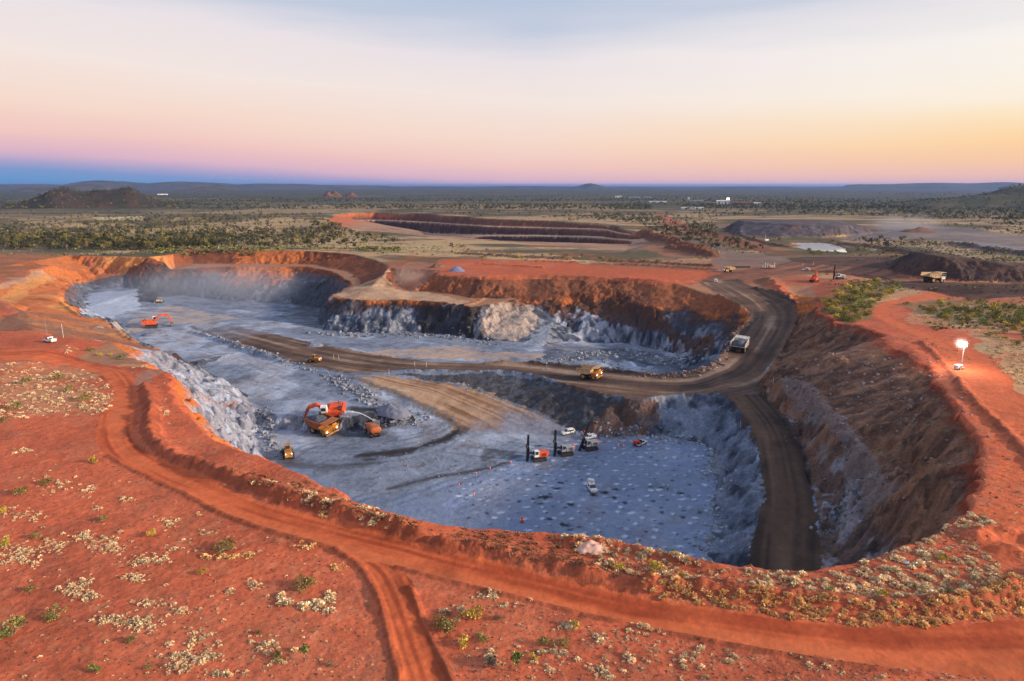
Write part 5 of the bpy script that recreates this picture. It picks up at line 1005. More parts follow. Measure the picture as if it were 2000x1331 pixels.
def excavator(px, py, rz, swing, label, s=1.0, pose=None, tilt=True):
    loc, rot = seat(px, py, rz, 5 * s, 4 * s); e = empty('excavator', loc, 0, label, 'excavator', None, rot); e.scale = (s,) * 3
    tracks(e, 7.0, 4.6, 1.1, 1.7); MB().box(0, 0, 1.25, 3.6, 3.6, .9).cyl((0, 0, 1.6), (0, 0, 2.1), 1.5).build('undercarriage', P_DRK, e)
    up = Matrix.Rotation(swing, 4, 'Z')
    def B(mb, name, m, par=e):
        o = mb.build(name, m, None); o.data.transform(up); o.parent = par; return o
    h = MB().box(-1.2, 0, 3.15, 6.0, 5.2, 1.9).box(-1.6, -.9, 4.35, 4.2, 3.0, .7).box(2.2, -1.9, 3.1, 1.2, 1.4, 1.6); B(h, 'house', P_ORG)
    B(MB().prism([(-4.1, 2.2), (-4.9, 2.6), (-5.0, 4.2), (-4.1, 4.5)], -2.6, 2.6), 'counterweight', P_ORG)
    B(MB().box(-3.2, .8, 4.5, 1.4, 1.6, .5).cyl((-2.6, -1.8, 4.5), (-2.6, -1.8, 5.4), .16).cyl((-3.0, 1.9, 4.2), (-3.0, 1.9, 5.3), .12), 'engine_cover', P_DRK)
    r_ = MB()
    for y in (-2.5, 2.5): r_.tube([(-4.0, y, 5.2), (1.0, y, 5.2)], .045); [r_.tube([(x, y, 4.1), (x, y, 5.2)], .045) for x in (-4.0, -2.4, -.8, 1.0)]
    B(r_, 'handrail', P_ORG)
    c = B(MB().box(2.0, 1.75, 5.1, 2.2, 1.7, 2.6), 'cab', P_WHT if s > .9 else P_ORG); B(MB().box(3.08, 1.75, 5.35, .1, 1.35, 1.5, bv=.02).box(2.1, 2.62, 5.4, 1.5, .1, 1.3, bv=.02).box(2.1, .88, 5.4, 1.5, .1, 1.3, bv=.02), 'window', P_GLS, c)
    B(MB().box(2.0, 1.75, 3.35, 2.0, 1.6, .9), 'cab_riser', P_GRY)
    p = pose or [(1.8, 0, 3.2), (5.2, 0, 7.2), (8.6, 0, 6.9), (10.6, 0, 2.2)]
    k = [Vector(q) for q in p]
    B(MB().beam([k[0], k[0].lerp(k[1], .5) + Vector((-.25, 0, .3)), k[1], k[2]], 1.2, 1.0, 1.0, 1.0), 'boom', P_ORG)
    B(MB().beam([k[2] + (k[2] - k[3]).normalized() * 1.2, k[2].lerp(k[3], .4), k[3]], .9, .9, .75, .7), 'stick', P_ORG)
    cy = MB()
    for y in (-.75, .75): cy.cyl((2.6, y, 2.9), k[0].lerp(k[1], .75) + Vector((0, y, -.1)), .2)
    B(cy, 'boom_cylinder', P_GRY); B(MB().cyl(k[1] + Vector((.6, 0, .7)), k[2] + (k[2] - k[3]).normalized() * 1.1, .17), 'stick_cylinder', P_GRY)
    d = (k[2] - k[3]).normalized(); t = k[3]; sd = 1.45; sg = 1
    pr = [(t.x + .5, t.z + .3), (t.x - .4, t.z + .5), (t.x - 1.4, t.z - .5), (t.x - 1.5, t.z - 1.7), (t.x - .5, t.z - 2.2), (t.x + .5, t.z - 1.4)]
    bk = MB().prism([pr[0], pr[1], pr[2], pr[3], pr[4], (pr[4][0] + .12, pr[4][1] + .25), (pr[3][0] + .25, pr[3][1] + .2), (pr[2][0] + .22, pr[2][1]), (pr[1][0], pr[1][1] - .25)], -sd, sd).prism(pr, -sd, -sd + .12).prism(pr, sd - .12, sd)
    for i in range(5): bk.box(pr[4][0] + .25, -1.2 + i * .6, pr[4][1] + .1, .6, .22, .2, bv=.04)
    B(bk, 'bucket', P_BUC); B(MB().cyl(k[2] + Vector((.35, 0, .3)), t + Vector((.6, 0, .7)), .14), 'bucket_cylinder', P_GRY)
    return e
def drill_rig(px, py, rz, label, lean=0.0, house=P_WHT, engine=P_ORG, s=1.0):
    loc, rot = seat(px, py, rz, 4, 3); e = empty('drill_rig', loc, 0, label, 'drill rig', 'drill rigs', rot); e.scale = (s,) * 3
    tracks(e, 4.4, 2.9, .7, 1.05); MB().box(0, 0, 1.15, 4.2, 1.9, .5).build('chassis', P_DRK, e)
    MB().box(-1.3, 0, 2.1, 2.8, 2.5, 1.5).build('engine_housing', engine, e); g = MB(); [g.box(-1.3 + k * .4 - .6, 1.28, 2.1, .2, .08, 1.0, bv=.02) for k in range(4)]; [g.box(-1.3 + k * .4 - .6, -1.28, 2.1, .2, .08, 1.0, bv=.02) for k in range(4)]; g.build('vent', P_DRK, e)
    MB().box(-2.9, 0, 2.3, .5, 1.6, 1.2).build('dust_collector', P_ORG, e)
    c = MB().box(1.0, .55, 2.5, 1.6, 1.4, 2.1, tx=.9).build('cab', house, e); MB().box(1.78, .55, 2.75, .08, 1.1, 1.2, bv=.02).box(1.0, 1.24, 2.8, 1.1, .08, 1.1, bv=.02).box(1.0, -.14, 2.8, 1.1, .08, 1.1, bv=.02).build('window', P_GLS, c)
    MB().beam([(.8, -.5, 1.8), (2.4, -.5, 2.6), (3.4, 0, 2.3)], .5, .5, .4, .4).build('boom', P_ORG if lean == 0 else P_DRK, e)
    sn, cs = math.sin(lean), math.cos(lean); bx = 3.75; H = 8.6
    def q(h, off=0, y=0): return (bx + off * cs - sn * h, y, .25 + h * cs + off * sn)
    m = MB()
    for off, y in ((-.28, -.26), (.28, -.26), (.28, .26), (-.28, .26)): m.cyl(q(0, off, y), q(H, off * .7, y * .7), .075, n=6)
    for k in range(11):
        h0, h1 = H * k / 11, H * (k + 1) / 11
        m.tube([q(h0, -.28, -.26), q(h1, .25, -.26)], .045, 5).tube([q(h0, .28, .26), q(h1, -.25, .26)], .045, 5).tube([q(h0, .28, -.26), q(h1, .25, .26)], .045, 5).tube([q(h0, -.28, .26), q(h1, -.25, -.26)], .045, 5)
    m.cyl(q(.2, .1, 0), q(H - .4, .1, 0), .2, n=8).cyl(q(H * .1, -.4, .1), q(H * .5, -.35, .1), .24, n=8)
    m.build('mast', P_BLK, e); MB().box(*q(H * .55, .4), .55, .6, 1.1).build('rotary_head', P_DRK, e); MB().cyl(q(-.25, .1), q(.3, .1), .35, n=8).build('dust_hood', P_BLK, e)
    return e
def ute(px, py, tail, head, label, kind='suv', tray=None, s=1.0, lit=False):
    rz = heading(tail, head); loc, rot = seat(px, py, rz, 3, 1.6); e = empty('utility_vehicle' if kind != 'suv' else 'four_wheel_drive', loc, 0, label, 'utility vehicle', 'white light vehicles', rot); e.scale = (s,) * 3
    b = MB(); W = .9
    b.loft([[(x, -W * k, .5), (x, W * k, .5), (x, W * k * .98, z1), (x, -W * k * .98, z1)] for x, k, z1 in ((-2.45, .93, 1.0), (-2.3, 1, 1.05), (.6, 1, 1.08), (1.5, 1, 1.05), (2.2, .97, .98), (2.4, .85, .8))])
    b.box(2.38, 0, .6, .2, 1.7, .3); b.build('body', P_WHT, e)
    back = -2.3 if kind == 'suv' else (-.75 if kind != 'tray1' else -.35)
    c = MB().loft([[(x, -w, z0), (x, w, z0), (x2, w * .84, z1), (x2, -w * .84, z1)] for x, x2, w, z0, z1 in ((back, back + .18, .87, 1.02, 1.78), (.35, -.1, .87, 1.04, 1.82), (1.05, .28, .86, 1.04, 1.78))]).build('cabin', P_WHT, e)
    w = MB().loft([[(1.07, -.76, 1.12), (1.07, .76, 1.12), (.40, .68, 1.70), (.40, -.68, 1.70)], [(1.12, -.76, 1.12), (1.12, .76, 1.12), (.45, .68, 1.72), (.45, -.68, 1.72)]])
    for sgn in (-1, 1): w.loft([[(back + .25, sgn * .87, 1.14), (.8, sgn * .87, 1.14), (.3, sgn * .79, 1.66), (back + .4, sgn * .79, 1.66)], [(back + .25, sgn * .9, 1.14), (.8, sgn * .9, 1.14), (.3, sgn * .82, 1.66), (back + .4, sgn * .82, 1.66)]])
    w.box(back + .07, 0, 1.4, .06, 1.3, .45, bv=.01); w.build('window', P_GLS, c)
    if kind != 'suv':
        t = MB().box(-1.6 if kind == 'ute' else -1.45, 0, 1.0, 1.8 if kind == 'ute' else 2.0, 1.9, .12); L0 = -2.5
        for y in (-.93, .93): t.box(-1.55, y, 1.22, 1.9, .06, .38, bv=.02)
        t.box(-2.5, 0, 1.22, .06, 1.85, .38, bv=.02).box(-.62, 0, 1.5, .06, 1.8, .95, bv=.02); t.build('tray', tray or P_WHT, e)
        if kind == 'service':
            MB().cyl((-2.2, .0, 1.75), (-.9, .0, 1.75), .62, n=14).box(-1.5, -.55, 2.2, .5, .5, .5).build('tank', P_WHT, e); MB().box(-1.1, .6, 1.8, .9, .5, 1.1).build('locker', P_WHT, e)
    for x in (-1.5, 1.5):
        for y in (-.8, .8): wheel(e, x, y, .4, .27, P_GRY, 14)
    for y in (-.65, .65): MB().box(2.42, y, .82, .1, .35, .2, bv=.02).build('headlight', P_LMPB if lit else P_REFL, e)
    MB().tube([(2.55, -.7, .5), (2.55, -.7, 1.05), (2.55, .7, 1.05), (2.55, .7, .5)], .05).build('bull_bar', P_GRY, e)
    MB().cyl((-.1, 0, 1.82), (-.1, 0, 2.0), .14, n=8).build('beacon', P_CON, e)
    MB().tube([(2.3, .8, 1.0), (2.3, .8, 3.6)], .025, 5).box(2.15, .8, 3.5, .3, .02, .22, bv=.004).build('whip_flag', P_CON, e)
    return e
def dozer(px, py, rz, label, kind='wheel', s=1.0, paint_=P_YEL):
    loc, rot = seat(px, py, rz, 4, 2.5); e = empty('wheel_loader' if kind == 'wheel' else 'bulldozer', loc, 0, label, 'loader' if kind == 'wheel' else 'bulldozer', None, rot); e.scale = (s,) * 3
    if kind == 'wheel':
        MB().box(-1.9, 0, 2.0, 3.0, 2.2, 1.5, tx=.95).box(-3.3, 0, 1.6, .5, 2.4, .9).build('engine_housing', paint_, e); MB().box(1.0, 0, 1.5, 2.6, 1.4, 1.0).build('front_frame', paint_, e)
        c = MB().box(.05, 0, 3.35, 1.5, 1.6, 1.6, tx=.9).box(.05, 0, 4.22, 1.8, 1.9, .14).build('cab', paint_, e); MB().box(.8, 0, 3.45, .08, 1.3, 1.1, bv=.02).box(-.7, 0, 3.45, .08, 1.3, 1.0, bv=.02).box(0, .78, 3.45, 1.1, .1, 1.1, bv=.02).box(0, -.78, 3.45, 1.1, .1, 1.1, bv=.02).build('window', P_GLS, c)
        for x in (-1.9, 1.8):
            for y in (-1.35, 1.35): wheel(e, x, y, 1.0, .75)
        a = MB(); [a.beam([(1.2, y, 2.4), (2.6, y, 2.1), (3.6, y, .9)], .25, .4) for y in (-.6, .6)]; a.build('lift_arm', paint_, e)
        pr = [(3.6, .3), (5.0, .15), (5.05, .3), (3.9, .5), (3.75, 1.4), (4.0, 1.8), (3.85, 1.85), (3.5, 1.4)]; MB().prism(pr, -1.75, 1.75).build('bucket', P_BUC, e)
        for y in (-.9, .9): MB().cyl((-3.56, y, 2.3), (-3.5, y, 2.3), .16, n=8).build('headlight', P_LMPB, e)
        MB().cyl((-1.8, .5, 2.7), (-1.8, .5, 3.6), .1, n=8).build('exhaust', P_DRK, e); MB().tube([(-3.0, -1.0, 2.75), (-3.0, -1.0, 3.5), (-.9, -1.0, 3.5)], .04).build('handrail', paint_, e)
    else:
        tracks(e, 4.2, 2.6, .65, 1.3); MB().box(.9, 0, 1.8, 2.6, 1.5, 1.3).box(-1.4, 0, 1.6, 1.4, 1.6, 1.0).build('engine_housing', paint_, e); c = MB().box(-.9, 0, 2.9, 1.4, 1.5, 1.4, tx=.9).build('cab', paint_, e); MB().box(-.15, 0, 3.0, .1, 1.2, .9, bv=.02).box(-.9, .74, 3.0, 1.0, .1, .8, bv=.02).build('window', P_GLS, c)
        MB().prism([(3.1, .1), (3.4, .2), (3.15, .9), (3.35, 1.6), (3.2, 1.6), (2.95, .9)], -2.1, 2.1).build('blade', paint_, e); a = MB(); [a.beam([(-.2, y, .6), (3.0, y, .5)], .2, .3) for y in (-1.85, 1.85)]; a.build('push_arm', P_DRK, e); MB().beam([(-2.1, 0, 1.4), (-3.0, 0, 1.3), (-3.2, 0, .3)], .4, .35).build('ripper', P_DRK, e)
    return e
def water_truck(px, py, tail, head, label):
    rz = heading(tail, head); loc, rot = seat(px, py, rz, 5, 3); e = empty('water_truck', loc, 0, label, 'water truck', None, rot)
    MB().box(0, 0, 1.1, 8.0, 1.6, .6).build('chassis', P_DRK, e)
    t = MB().loft([[(x, math.cos(a) * 2.0 * k, 2.75 + max(-.95, min(1.15, math.sin(a) * 1.45)) * k) for a in [i * math.pi / 8 + .19 for i in range(16)]] for x, k in ((-4.2, .86), (-4.0, 1), (-1.5, 1.0), (.9, 1.0), (1.2, .9))]); t.build('tank', P_RST, e, True)
    r_ = MB()
    for x in (-3.6, -2.0, -.4): r_.box(x, 0, 3.92, .9, 1.4, .14)
    r_.build('tank_hatch', P_RST, e)
    c = MB().box(2.6, 0, 2.3, 1.9, 2.5, 2.0, tx=.92).build('cab', P_RST, e); MB().box(3.55, 0, 2.6, .1, 2.1, .8, bv=.02).box(2.6, 1.24, 2.6, 1.2, .1, .7, bv=.02).box(2.6, -1.24, 2.6, 1.2, .1, .7, bv=.02).build('window', P_GLS, c)
    MB().box(3.7, 0, .95, .5, 2.6, .6).build('bumper', P_DRK, e)
    for x in (2.6, -1.8, -3.2):
        for y in (-1.35, 1.35): wheel(e, x, y, .78, .65)
    for y in (-.9, .9): MB().box(3.97, y, 1.05, .08, .35, .25, bv=.02).build('headlight', P_REFL, e); MB().box(-4.3, y, 1.7, .1, .3, .25, bv=.02).build('tail_light', P_RED, e)
    MB().cyl((1.3, 0, 3.9), (1.3, 0, 4.5), .12, n=8).cyl((1.3, 0, 4.5), (2.2, 0, 4.9), .1, .07, n=8).build('water_cannon', P_DRK, e)
    return e
def person(px, py, rz, shirt, label, pose=0):
    """one skinned body with five-fingered hands, a shirt and a hard hat"""
    x, y, z = spot(px, py); e = empty('person', (x, y, z), rz, label, 'person')
    V, E_, R_ = [], [], []
    def n(p, r_, par=None):
        V.append(p); R_.append(r_)
        if par is not None: E_.append((par, len(V) - 1))
        return len(V) - 1
    pel = n((0, 0, .95), .15); ch = n((0, 0, 1.25), .16, pel); nk = n((0, 0, 1.48), .07, ch); hd = n((.02, 0, 1.62), .1, nk); n((.02, 0, 1.74), .085, hd); n((.115, 0, 1.63), .02, hd)
    for sg in (-1, 1):
        hip = n((0, sg * .1, .9), .105, pel); kn = n((.03 * (1 - pose), sg * .12, .48), .07, hip); an = n((-.02, sg * .13, .09), .05, kn); n((.15, sg * .14, .04), .04, an)
        sh = n((0, sg * .2, 1.40), .07, ch); el = n((.02 + .1 * pose, sg * .28, 1.12), .05, sh); wr = n((.12 + .15 * pose, sg * .27, .88 + .14 * pose), .033, el); pm = n((.16 + .17 * pose, sg * .265, .80 + .14 * pose), .036, wr)
        for k in range(4): a = n((.185 + .17 * pose, sg * (.235 + k * .02), .745 + .14 * pose), .0095, pm); n((.175 + .17 * pose, sg * (.235 + k * .02), .70 + .006 * (k - 1.5) ** 2 + .14 * pose), .008, a)
        a = n((.2 + .17 * pose, sg * .225, .79 + .14 * pose), .010, pm); n((.215 + .17 * pose, sg * .215, .755 + .14 * pose), .0085, a)
    def skin(name, V, E_, R_, m, par):
        me = bpy.data.meshes.new(name); me.from_pydata(V, E_, []); me.materials.append(m); o = bpy.data.objects.new(name, me); COL.objects.link(o); o.parent = par
        md = o.modifiers.new('skin', 'SKIN'); md.use_smooth_shade = True
        for i, r_ in enumerate(R_): me.skin_vertices[0].data[i].radius = (r_, r_)
        me.skin_vertices[0].data[0].use_root = True; o.modifiers.new('sub', 'SUBSURF').levels = 1; o.modifiers['sub'].render_levels = 1; return o
    body = skin('body', V, E_, R_, P_NAVY, e)
    for i, r_ in enumerate(R_): pass
    skin('shirt', [(0, 0, .98), (0, 0, 1.25), (0, 0, 1.46), (0, -.21, 1.40), (.02 + .1 * pose, -.28, 1.13), (0, .21, 1.40), (.02 + .1 * pose, .28, 1.13)], [(0, 1), (1, 2), (1, 3), (3, 4), (1, 5), (5, 6)], [.175, .185, .085, .09, .068, .09, .068], shirt, e)
    skin('head_skin', [(.02, 0, 1.56), (.025, 0, 1.64), (.02, 0, 1.73), (.125, 0, 1.63)], [(0, 1), (1, 2), (1, 3)], [.085, .105, .09, .02], P_SKIN, e)
    hb = MB().loft([[(.02 + r_ * math.cos(a), r_ * .9 * math.sin(a), zz) for a in [i * math.pi / 6 for i in range(12)]] for r_, zz in ((.19, 1.70), (.14, 1.71), (.13, 1.77), (.08, 1.83), (.02, 1.85))]); hb.build('hard_hat', P_HAT, e, True)
    return e
def cone(px, py, label, h=.9):
    x, y, z = spot(px, py); e = empty('traffic_cone', (x, y, z), 0, label, 'traffic cone', 'orange cones on the pit floor')
    MB().box(0, 0, .04, .5, .5, .07).cyl((0, 0, .07), (0, 0, h * .45), .19, .13, 12).cyl((0, 0, h * .62), (0, 0, h), .10, .04, 12).build('cone_body', P_CON, e); MB().cyl((0, 0, h * .45), (0, 0, h * .62), .135, .10, 12).build('reflective_band', P_REFL, e); return e
def post(px, py, label, group, h=2.2, m=None):
    x, y, z = spot(px, py); e = empty('marker_post', (x, y, z - .05), 0, label, 'marker post', group)
    MB().cyl((0, 0, 0), (0, 0, h), .06, .05, 8).build('post', m or P_REFL, e); MB().box(0, 0, h * .85, .16, .05, .3, bv=.01).build('reflector', P_CON, e); return e
def light_tower(px, py, lampx, label):
    x, y, z = spot(px, py); e = empty('light_tower', (x, y, z), math.radians(20), label, 'light tower')
    MB().box(0, 0, .95, 2.2, 1.3, 1.0).build('generator_box', mat('pale blue paint', (176, 206, 226), .5, .08, 1, dirt=(190, 150, 120), dirt_amt=.3), e); MB().box(.35, -.66, 1.0, .8, .04, .6, bv=.01).build('panel', P_YEL, e); MB().box(.3, 0, .4, 3.2, 1.1, .14).tube([(1.8, 0, .4), (2.9, 0, .42)], .07).build('trailer_frame', P_GRY, e)
    for yy in (-.72, .72): wheel(e, -.1, yy, .36, .22, P_WHT, 14)
    MB().cyl((1.15, 0, .45), (1.15, 0, 4.0), .1, n=8).cyl((1.15, 0, 3.9), (1.2, 0, 7.0), .065, n=8).build('mast', P_GRY, e); MB().tube([(1.2, -1.0, 7.0), (1.2, 1.0, 7.0)], .06).tube([(1.2, 0, 7.0), (1.2, 0, 7.9)], .05).build('crossbar', P_DRK, e)
    for k in range(3):
        for j in range(2): MB().box(1.0, -.6 + k * .6, 7.2 + j * .58, .3, .54, .52).build('lamp', P_LMP, e)
    l = bpy.data.lights.new('tower light', 'POINT'); l.energy = 7000; l.color = (1, .9, .78); l.shadow_soft_size = .5; lo = bpy.data.objects.new('tower_light', l); COL.objects.link(lo); lo.parent = e; lo.location = (-.2, 0, 7.6)
    return e

# --- what is in the big pit
haul_truck((604, 826), (652, 850), (632, 846), 'brown bodied haul truck piled with rock under the orange excavator, facing right', bodyp=P_RST, load='dark broken rock heaped in the truck under the excavator')
rzE = heading((700, 812), (604, 812))
excavator(650, 812, rzE, math.radians(6), 'big orange excavator with white cab loading the truck on the pit floor', 1.0, [(1.8, 0, 3.4), (4.6, 0, 6.0), (7.4, 0, 5.2), (10.2, 0, .2)])
water_truck(727, 849, (737, 858), (717, 840), 'rusty orange water truck spraying beside the big excavator')
dozer(563, 893, heading((560, 880), (566, 905)) + math.pi, 'small yellow wheel loader on the grey floor below the excavator', 'wheel', 1.0)
excavator(296, 640, heading((280, 640), (320, 638)), math.radians(3), 'orange excavator digging in the upper left pit', .95, [(1.6, 0, 3.2), (5.4, 0, 7.6), (9.2, 0, 6.9), (11.6, 0, 2.4)])
dozer(311, 592, heading((320, 592), (300, 592)), 'small dusty bulldozer near the back of the left pit', 'track', .9, P_TAN)
dozer(615, 708, heading((628, 710), (602, 708)), 'yellow wheel loader on the haul road in the middle of the pit', 'wheel', .85)
haul_truck((1130, 736), (1182, 742), (1153, 739), 'empty haul truck with tan body and yellow nose on the middle of the haul road', bodyp=P_TAN, s=.9)
haul_truck((1438, 694), (1458, 668), (1444, 685), 'white bodied haul truck seen from behind climbing the haul road', bodyp=mat('dusty white body', (196, 190, 184), .6, .15, .8, dirt=(140, 112, 92), dirt_amt=.6), load='black rock heaped in the white haul truck on the climb', s=.92)
haul_truck((1440, 531), (1406, 533), (1424, 532), 'tan dusty dump truck at the top of the haul road', bodyp=P_TAN, s=.62)
haul_truck((1798, 552), (1846, 552), (1822, 552), 'dusty haul truck with tan body and pale front below the brown spoil heap', bodyp=P_TAN, white=True, paint_=P_WHT, s=1.05)
excavator(1590, 551, heading((1578, 551), (1602, 549)), math.radians(35), 'small orange excavator parked on the red apron by the haul road', .62, [(1.8, 0, 3.2), (3.2, 0, 8.2), (4.6, 0, 9.2), (6.6, 0, 4.0)])
rzD = heading((1066, 893), (1032, 897))
drill_rig(1052, 899, rzD, 'drill rig with orange engine box and upright mast, leftmost of three', 0.03, P_WHT, P_ORG)
drill_rig(1104, 888, heading((1122, 884), (1086, 890)), 'grey drill rig with upright mast, middle of three', 0.02, P_GRY, P_GRY)
drill_rig(1152, 878, heading((1170, 874), (1134, 880)), 'pale grey drill rig with its mast leaning right, rightmost of three', 0.35, P_GRY, P_GRY)
drill_rig(1640, 546, heading((1652, 546), (1626, 546)), 'small white drill rig with black mast by the far orange excavator', 0.02, P_WHT, P_WHT, .95)
ute(1109, 848, (1122, 846), (1098, 851), 'white station wagon parked above the three drill rigs', 'suv')
ute(1150, 858, (1162, 857), (1140, 861), 'white utility with open tray just behind the leaning drill mast', 'ute')
ute(1252, 869, (1248, 873), (1262, 867), 'white utility vehicle with dark tray beside a red trailer', 'ute', P_BLK)
ute(1156, 958, (1150, 950), (1160, 965), 'white service truck with tank standing alone on the blast floor', 'service', s=1.12)
ute(97, 669, (104, 670), (90, 668), 'white utility vehicle beside the red road at far left', 'ute')
ute(1574, 529, (1584, 529), (1564, 529), 'white vehicle on the dark road behind the far orange excavator', 'suv')
ute(1398, 551, (1396, 556), (1402, 545), 'white vehicle coming round the top of the haul road', 'suv')
def trailer(px, py, rz, label):
    loc, rot = seat(px, py, rz, 2, 1.4); e = empty('trailer', loc, 0, label, 'trailer', None, rot); MB().box(0, 0, .6, 2.6, 1.5, .14).tube([(1.3, 0, .55), (2.3, 0, .5)], .06).build('trailer_frame', P_DRK, e); MB().cyl((-1.0, 0, 1.25), (1.0, 0, 1.25), .62, n=16).build('tank', P_RED, e)
    for y in (-.75, .75): wheel(e, 0, y, .36, .24, P_GRY, 14)
trailer(1243, 871, heading((1238, 873), (1256, 869)), 'red tank trailer beside a white utility on the blast floor')
person(1123, 850, 1.0, P_HIV, 'person in yellow hi vis shirt standing right of the white station wagon', 0)
person(1136, 853, 2.2, P_HIO, 'person in orange hi vis shirt walking left of the white utility tray', 1)
person(1304, 959, 2.6, P_HIV, 'lone person in yellow hi vis shirt on the blast floor', 1)
for px, py, lab in ((998, 905, 'orange cone nearest the leftmost drill rig'), (957, 916, 'orange cone left of the one by the drill rigs'), (897, 949, 'orange cone on the smooth grey floor, leftmost of the cones'), (926, 967, 'orange cone low on the grey floor near the rim'), (930, 926, 'orange cone beside the dark wheel mark on the floor')): cone(px, py, lab, 1.0)
def barrel(px, py, label):
    x, y, z = spot(px, py); e = empty('safety_barrel', (x, y, z), 0, label, 'safety barrel'); MB().cyl((0, 0, 0), (0, 0, .12), .5, .46, 16).build('base', P_BLK, e); b = MB()
    for k in range(4): b.cyl((0, 0, .12 + k * .36), (0, 0, .46 + k * .36), .42 - k * .05, .39 - k * .05, 16)
    b.build('barrel_body', P_CON, e); MB().cyl((0, 0, .82), (0, 0, .9), .34, .34, 16).build('reflective_band', P_REFL, e)
barrel(1020, 1021, 'large orange safety barrel near the front edge of the pit floor')
for px, py, lab in ((1213, 872, 'orange barrier board lying between the drill rigs and red trailer'),):
    x, y, z = spot(px, py); e = empty('barrier', (x, y, z), .2, lab, 'barrier'); MB().box(0, 0, .75, 2.4, .12, .3, bv=.02).build('board', P_CON, e); MB().box(-.9, 0, .35, .1, .6, .7, bv=.02, ty=.2).box(.9, 0, .35, .1, .6, .7, bv=.02, ty=.2).build('leg', P_REFL, e)
for px, py, lab in ((652, 702, 'left post of the pair on the haul road by the yellow loader'), (662, 703, 'right post of the pair on the haul road by the yellow loader'), (760, 732, 'lone post at the head of the dark slope'), (810, 716, 'left post of the pair on the middle of the haul road'), (833, 717, 'right post of the pair on the middle of the haul road'), (1510, 748, 'post on the haul road shoulder below the right wall'), (1396, 722, 'post on the haul road berm by the middle pit'), (1447, 817, 'post at the top of the lower ramp'), (1894, 546, 'post left on the bank right of the dusty haul truck'), (1948, 550, 'post right on the bank right of the dusty haul truck')):
    post(px, py, lab, 'white marker posts', 2.4)
post(92, 655, 'thin mast by the white utility at far left', 'thin masts at left', 7.0, P_GRY); post(124, 660, 'thin mast right of the white utility at far left', 'thin masts at left', 5.0, P_REFL)
x, y, z = spot(325, 711); e = empty('sheet', (x, y, z), .4, 'white plastic sheet lying at the end of the grey spur track', 'sheet'); MB().box(0, 0, .12, 3.0, 1.6, .22, tx=.8).build('folded_sheet', P_REFL, e)
x, y, z = spot(1772, 1100); o = MB().box(0, 0, .12, .8, .5, .24, tx=.7).build('bag', mat('pale blue plastic', (180, 205, 240), .4, .05, 3)); o.location = (x, y, z); tag(o, 'pale blue plastic bag among the tussocks on the right rim', 'bag')
light_tower(1871, 722, 1884, 'lit trailer mounted light tower on the red apron at right')
# jet of water
def jet():
    T = Vector(hit(727, 848)); a = T + Vector((.5, .5, 4.8)); b = Vector(hit(664, 824)) + Vector((0, 0, 3.0)); V, F = [], []
    for i in range(2600):
        t = random.random() ** .8; p = a.lerp(b, t) + Vector((0, 0, 3.4 * 4 * t * (1 - t) * .5)); w = .08 + 1.15 * max(0, t - .3) ** 1.2; p += Vector((random.gauss(0, w * .5), random.gauss(0, w * .5), random.gauss(-w * .35, w * .55))); r_ = random.uniform(.025, .07); k = len(V)
        V += [p + Vector((r_, 0, -r_ * .5)), p + Vector((-r_ * .5, r_ * .87, -r_ * .5)), p + Vector((-r_ * .5, -r_ * .87, -r_ * .5)), p + Vector((0, 0, r_))]; F += [(k, k + 1, k + 3), (k + 1, k + 2, k + 3), (k + 2, k, k + 3), (k, k + 2, k + 1)]
    o = MB().add(V, F).build('water_spray', mat('spray', (236, 240, 246), .4, 0, 1)); tag(o, kind='stuff')
jet()
# ---------------------------------------------------------------- far country, heaps, pond, buildings
def hill(name, px, py, wpx, hpx, depth, prof, seed=1, cols=None, label=None, nx=90, ny=36, rough=.25, z0=-7):
    """a hill standing on the plain; prof gives its skyline (0..1 across, 0..1 high)"""
    x0, y0 = [float(a[0]) for a in plain_np([px], [py])]; R = math.hypot(x0, y0); k = R / 1333.33; W = wpx * k / 2; H = hpx * k; u0 = np.array([y0, -x0]) / R; f0 = np.array([x0, y0]) / R
    u = np.linspace(-1, 1, nx); v = np.linspace(-1, 1, ny); U_, V_ = np.meshgrid(u, v); ph = np.interp((U_ + 1) / 2, [a for a, b in prof], [b for a, b in prof])
    n = fbm(U_ * W + seed * 1000, V_ * depth, W * .35, 5, seed); env = np.clip(1 - np.abs(V_) ** 2.2, 0, 1)
    Zz = H * ph * env * (1 + rough * n * (.4 + .6 * env)) ; Zz = Zz + z0 + H * .05 * n * (ph > .02)
    Xw = x0 + u0[0] * U_ * W + f0[0] * V_ * depth; Yw = y0 + u0[1] * U_ * W + f0[1] * V_ * depth
    edge = (np.abs(U_) > .999) | (np.abs(V_) > .999); Zz = np.where(edge, z0 - 8, Zz)
    idx = np.arange(nx * ny).reshape(ny, nx); F = np.stack([idx[:-1, :-1], idx[:-1, 1:], idx[1:, 1:], idx[1:, :-1]], -1).reshape(-1, 4)
    c = cols or (A_((96, 84, 66)), A_((70, 72, 54)), A_((150, 104, 76))); C = np.empty((nx * ny, 3), np.float32); C[:] = c[0]; nn = fbm(Xw.ravel(), Yw.ravel(), W * .12, 4, seed + 3); mixc(C, sstep(-.1, .5, nn), c[1]); mixc(C, sstep(.25, .7, -nn) * .7, c[2])
    o = mesh_np(name, np.c_[Xw.ravel(), Yw.ravel(), Zz.ravel()], F, M_EARTH, True, C); o['kind'] = 'structure'
    return lambda m: _onhill(Xw, Yw, Zz, edge, m)
def _onhill(Xw, Yw, Zz, edge, m):
    k = rng.choice(np.where(~edge.ravel() & (Zz.ravel() > -4))[0], m); s = abs(Xw[0, 1] - Xw[0, 0]) * .5
    return Xw.ravel()[k] + rng.uniform(-s, s, m), Yw.ravel()[k] + rng.uniform(-s, s, m), Zz.ravel()[k] - .4
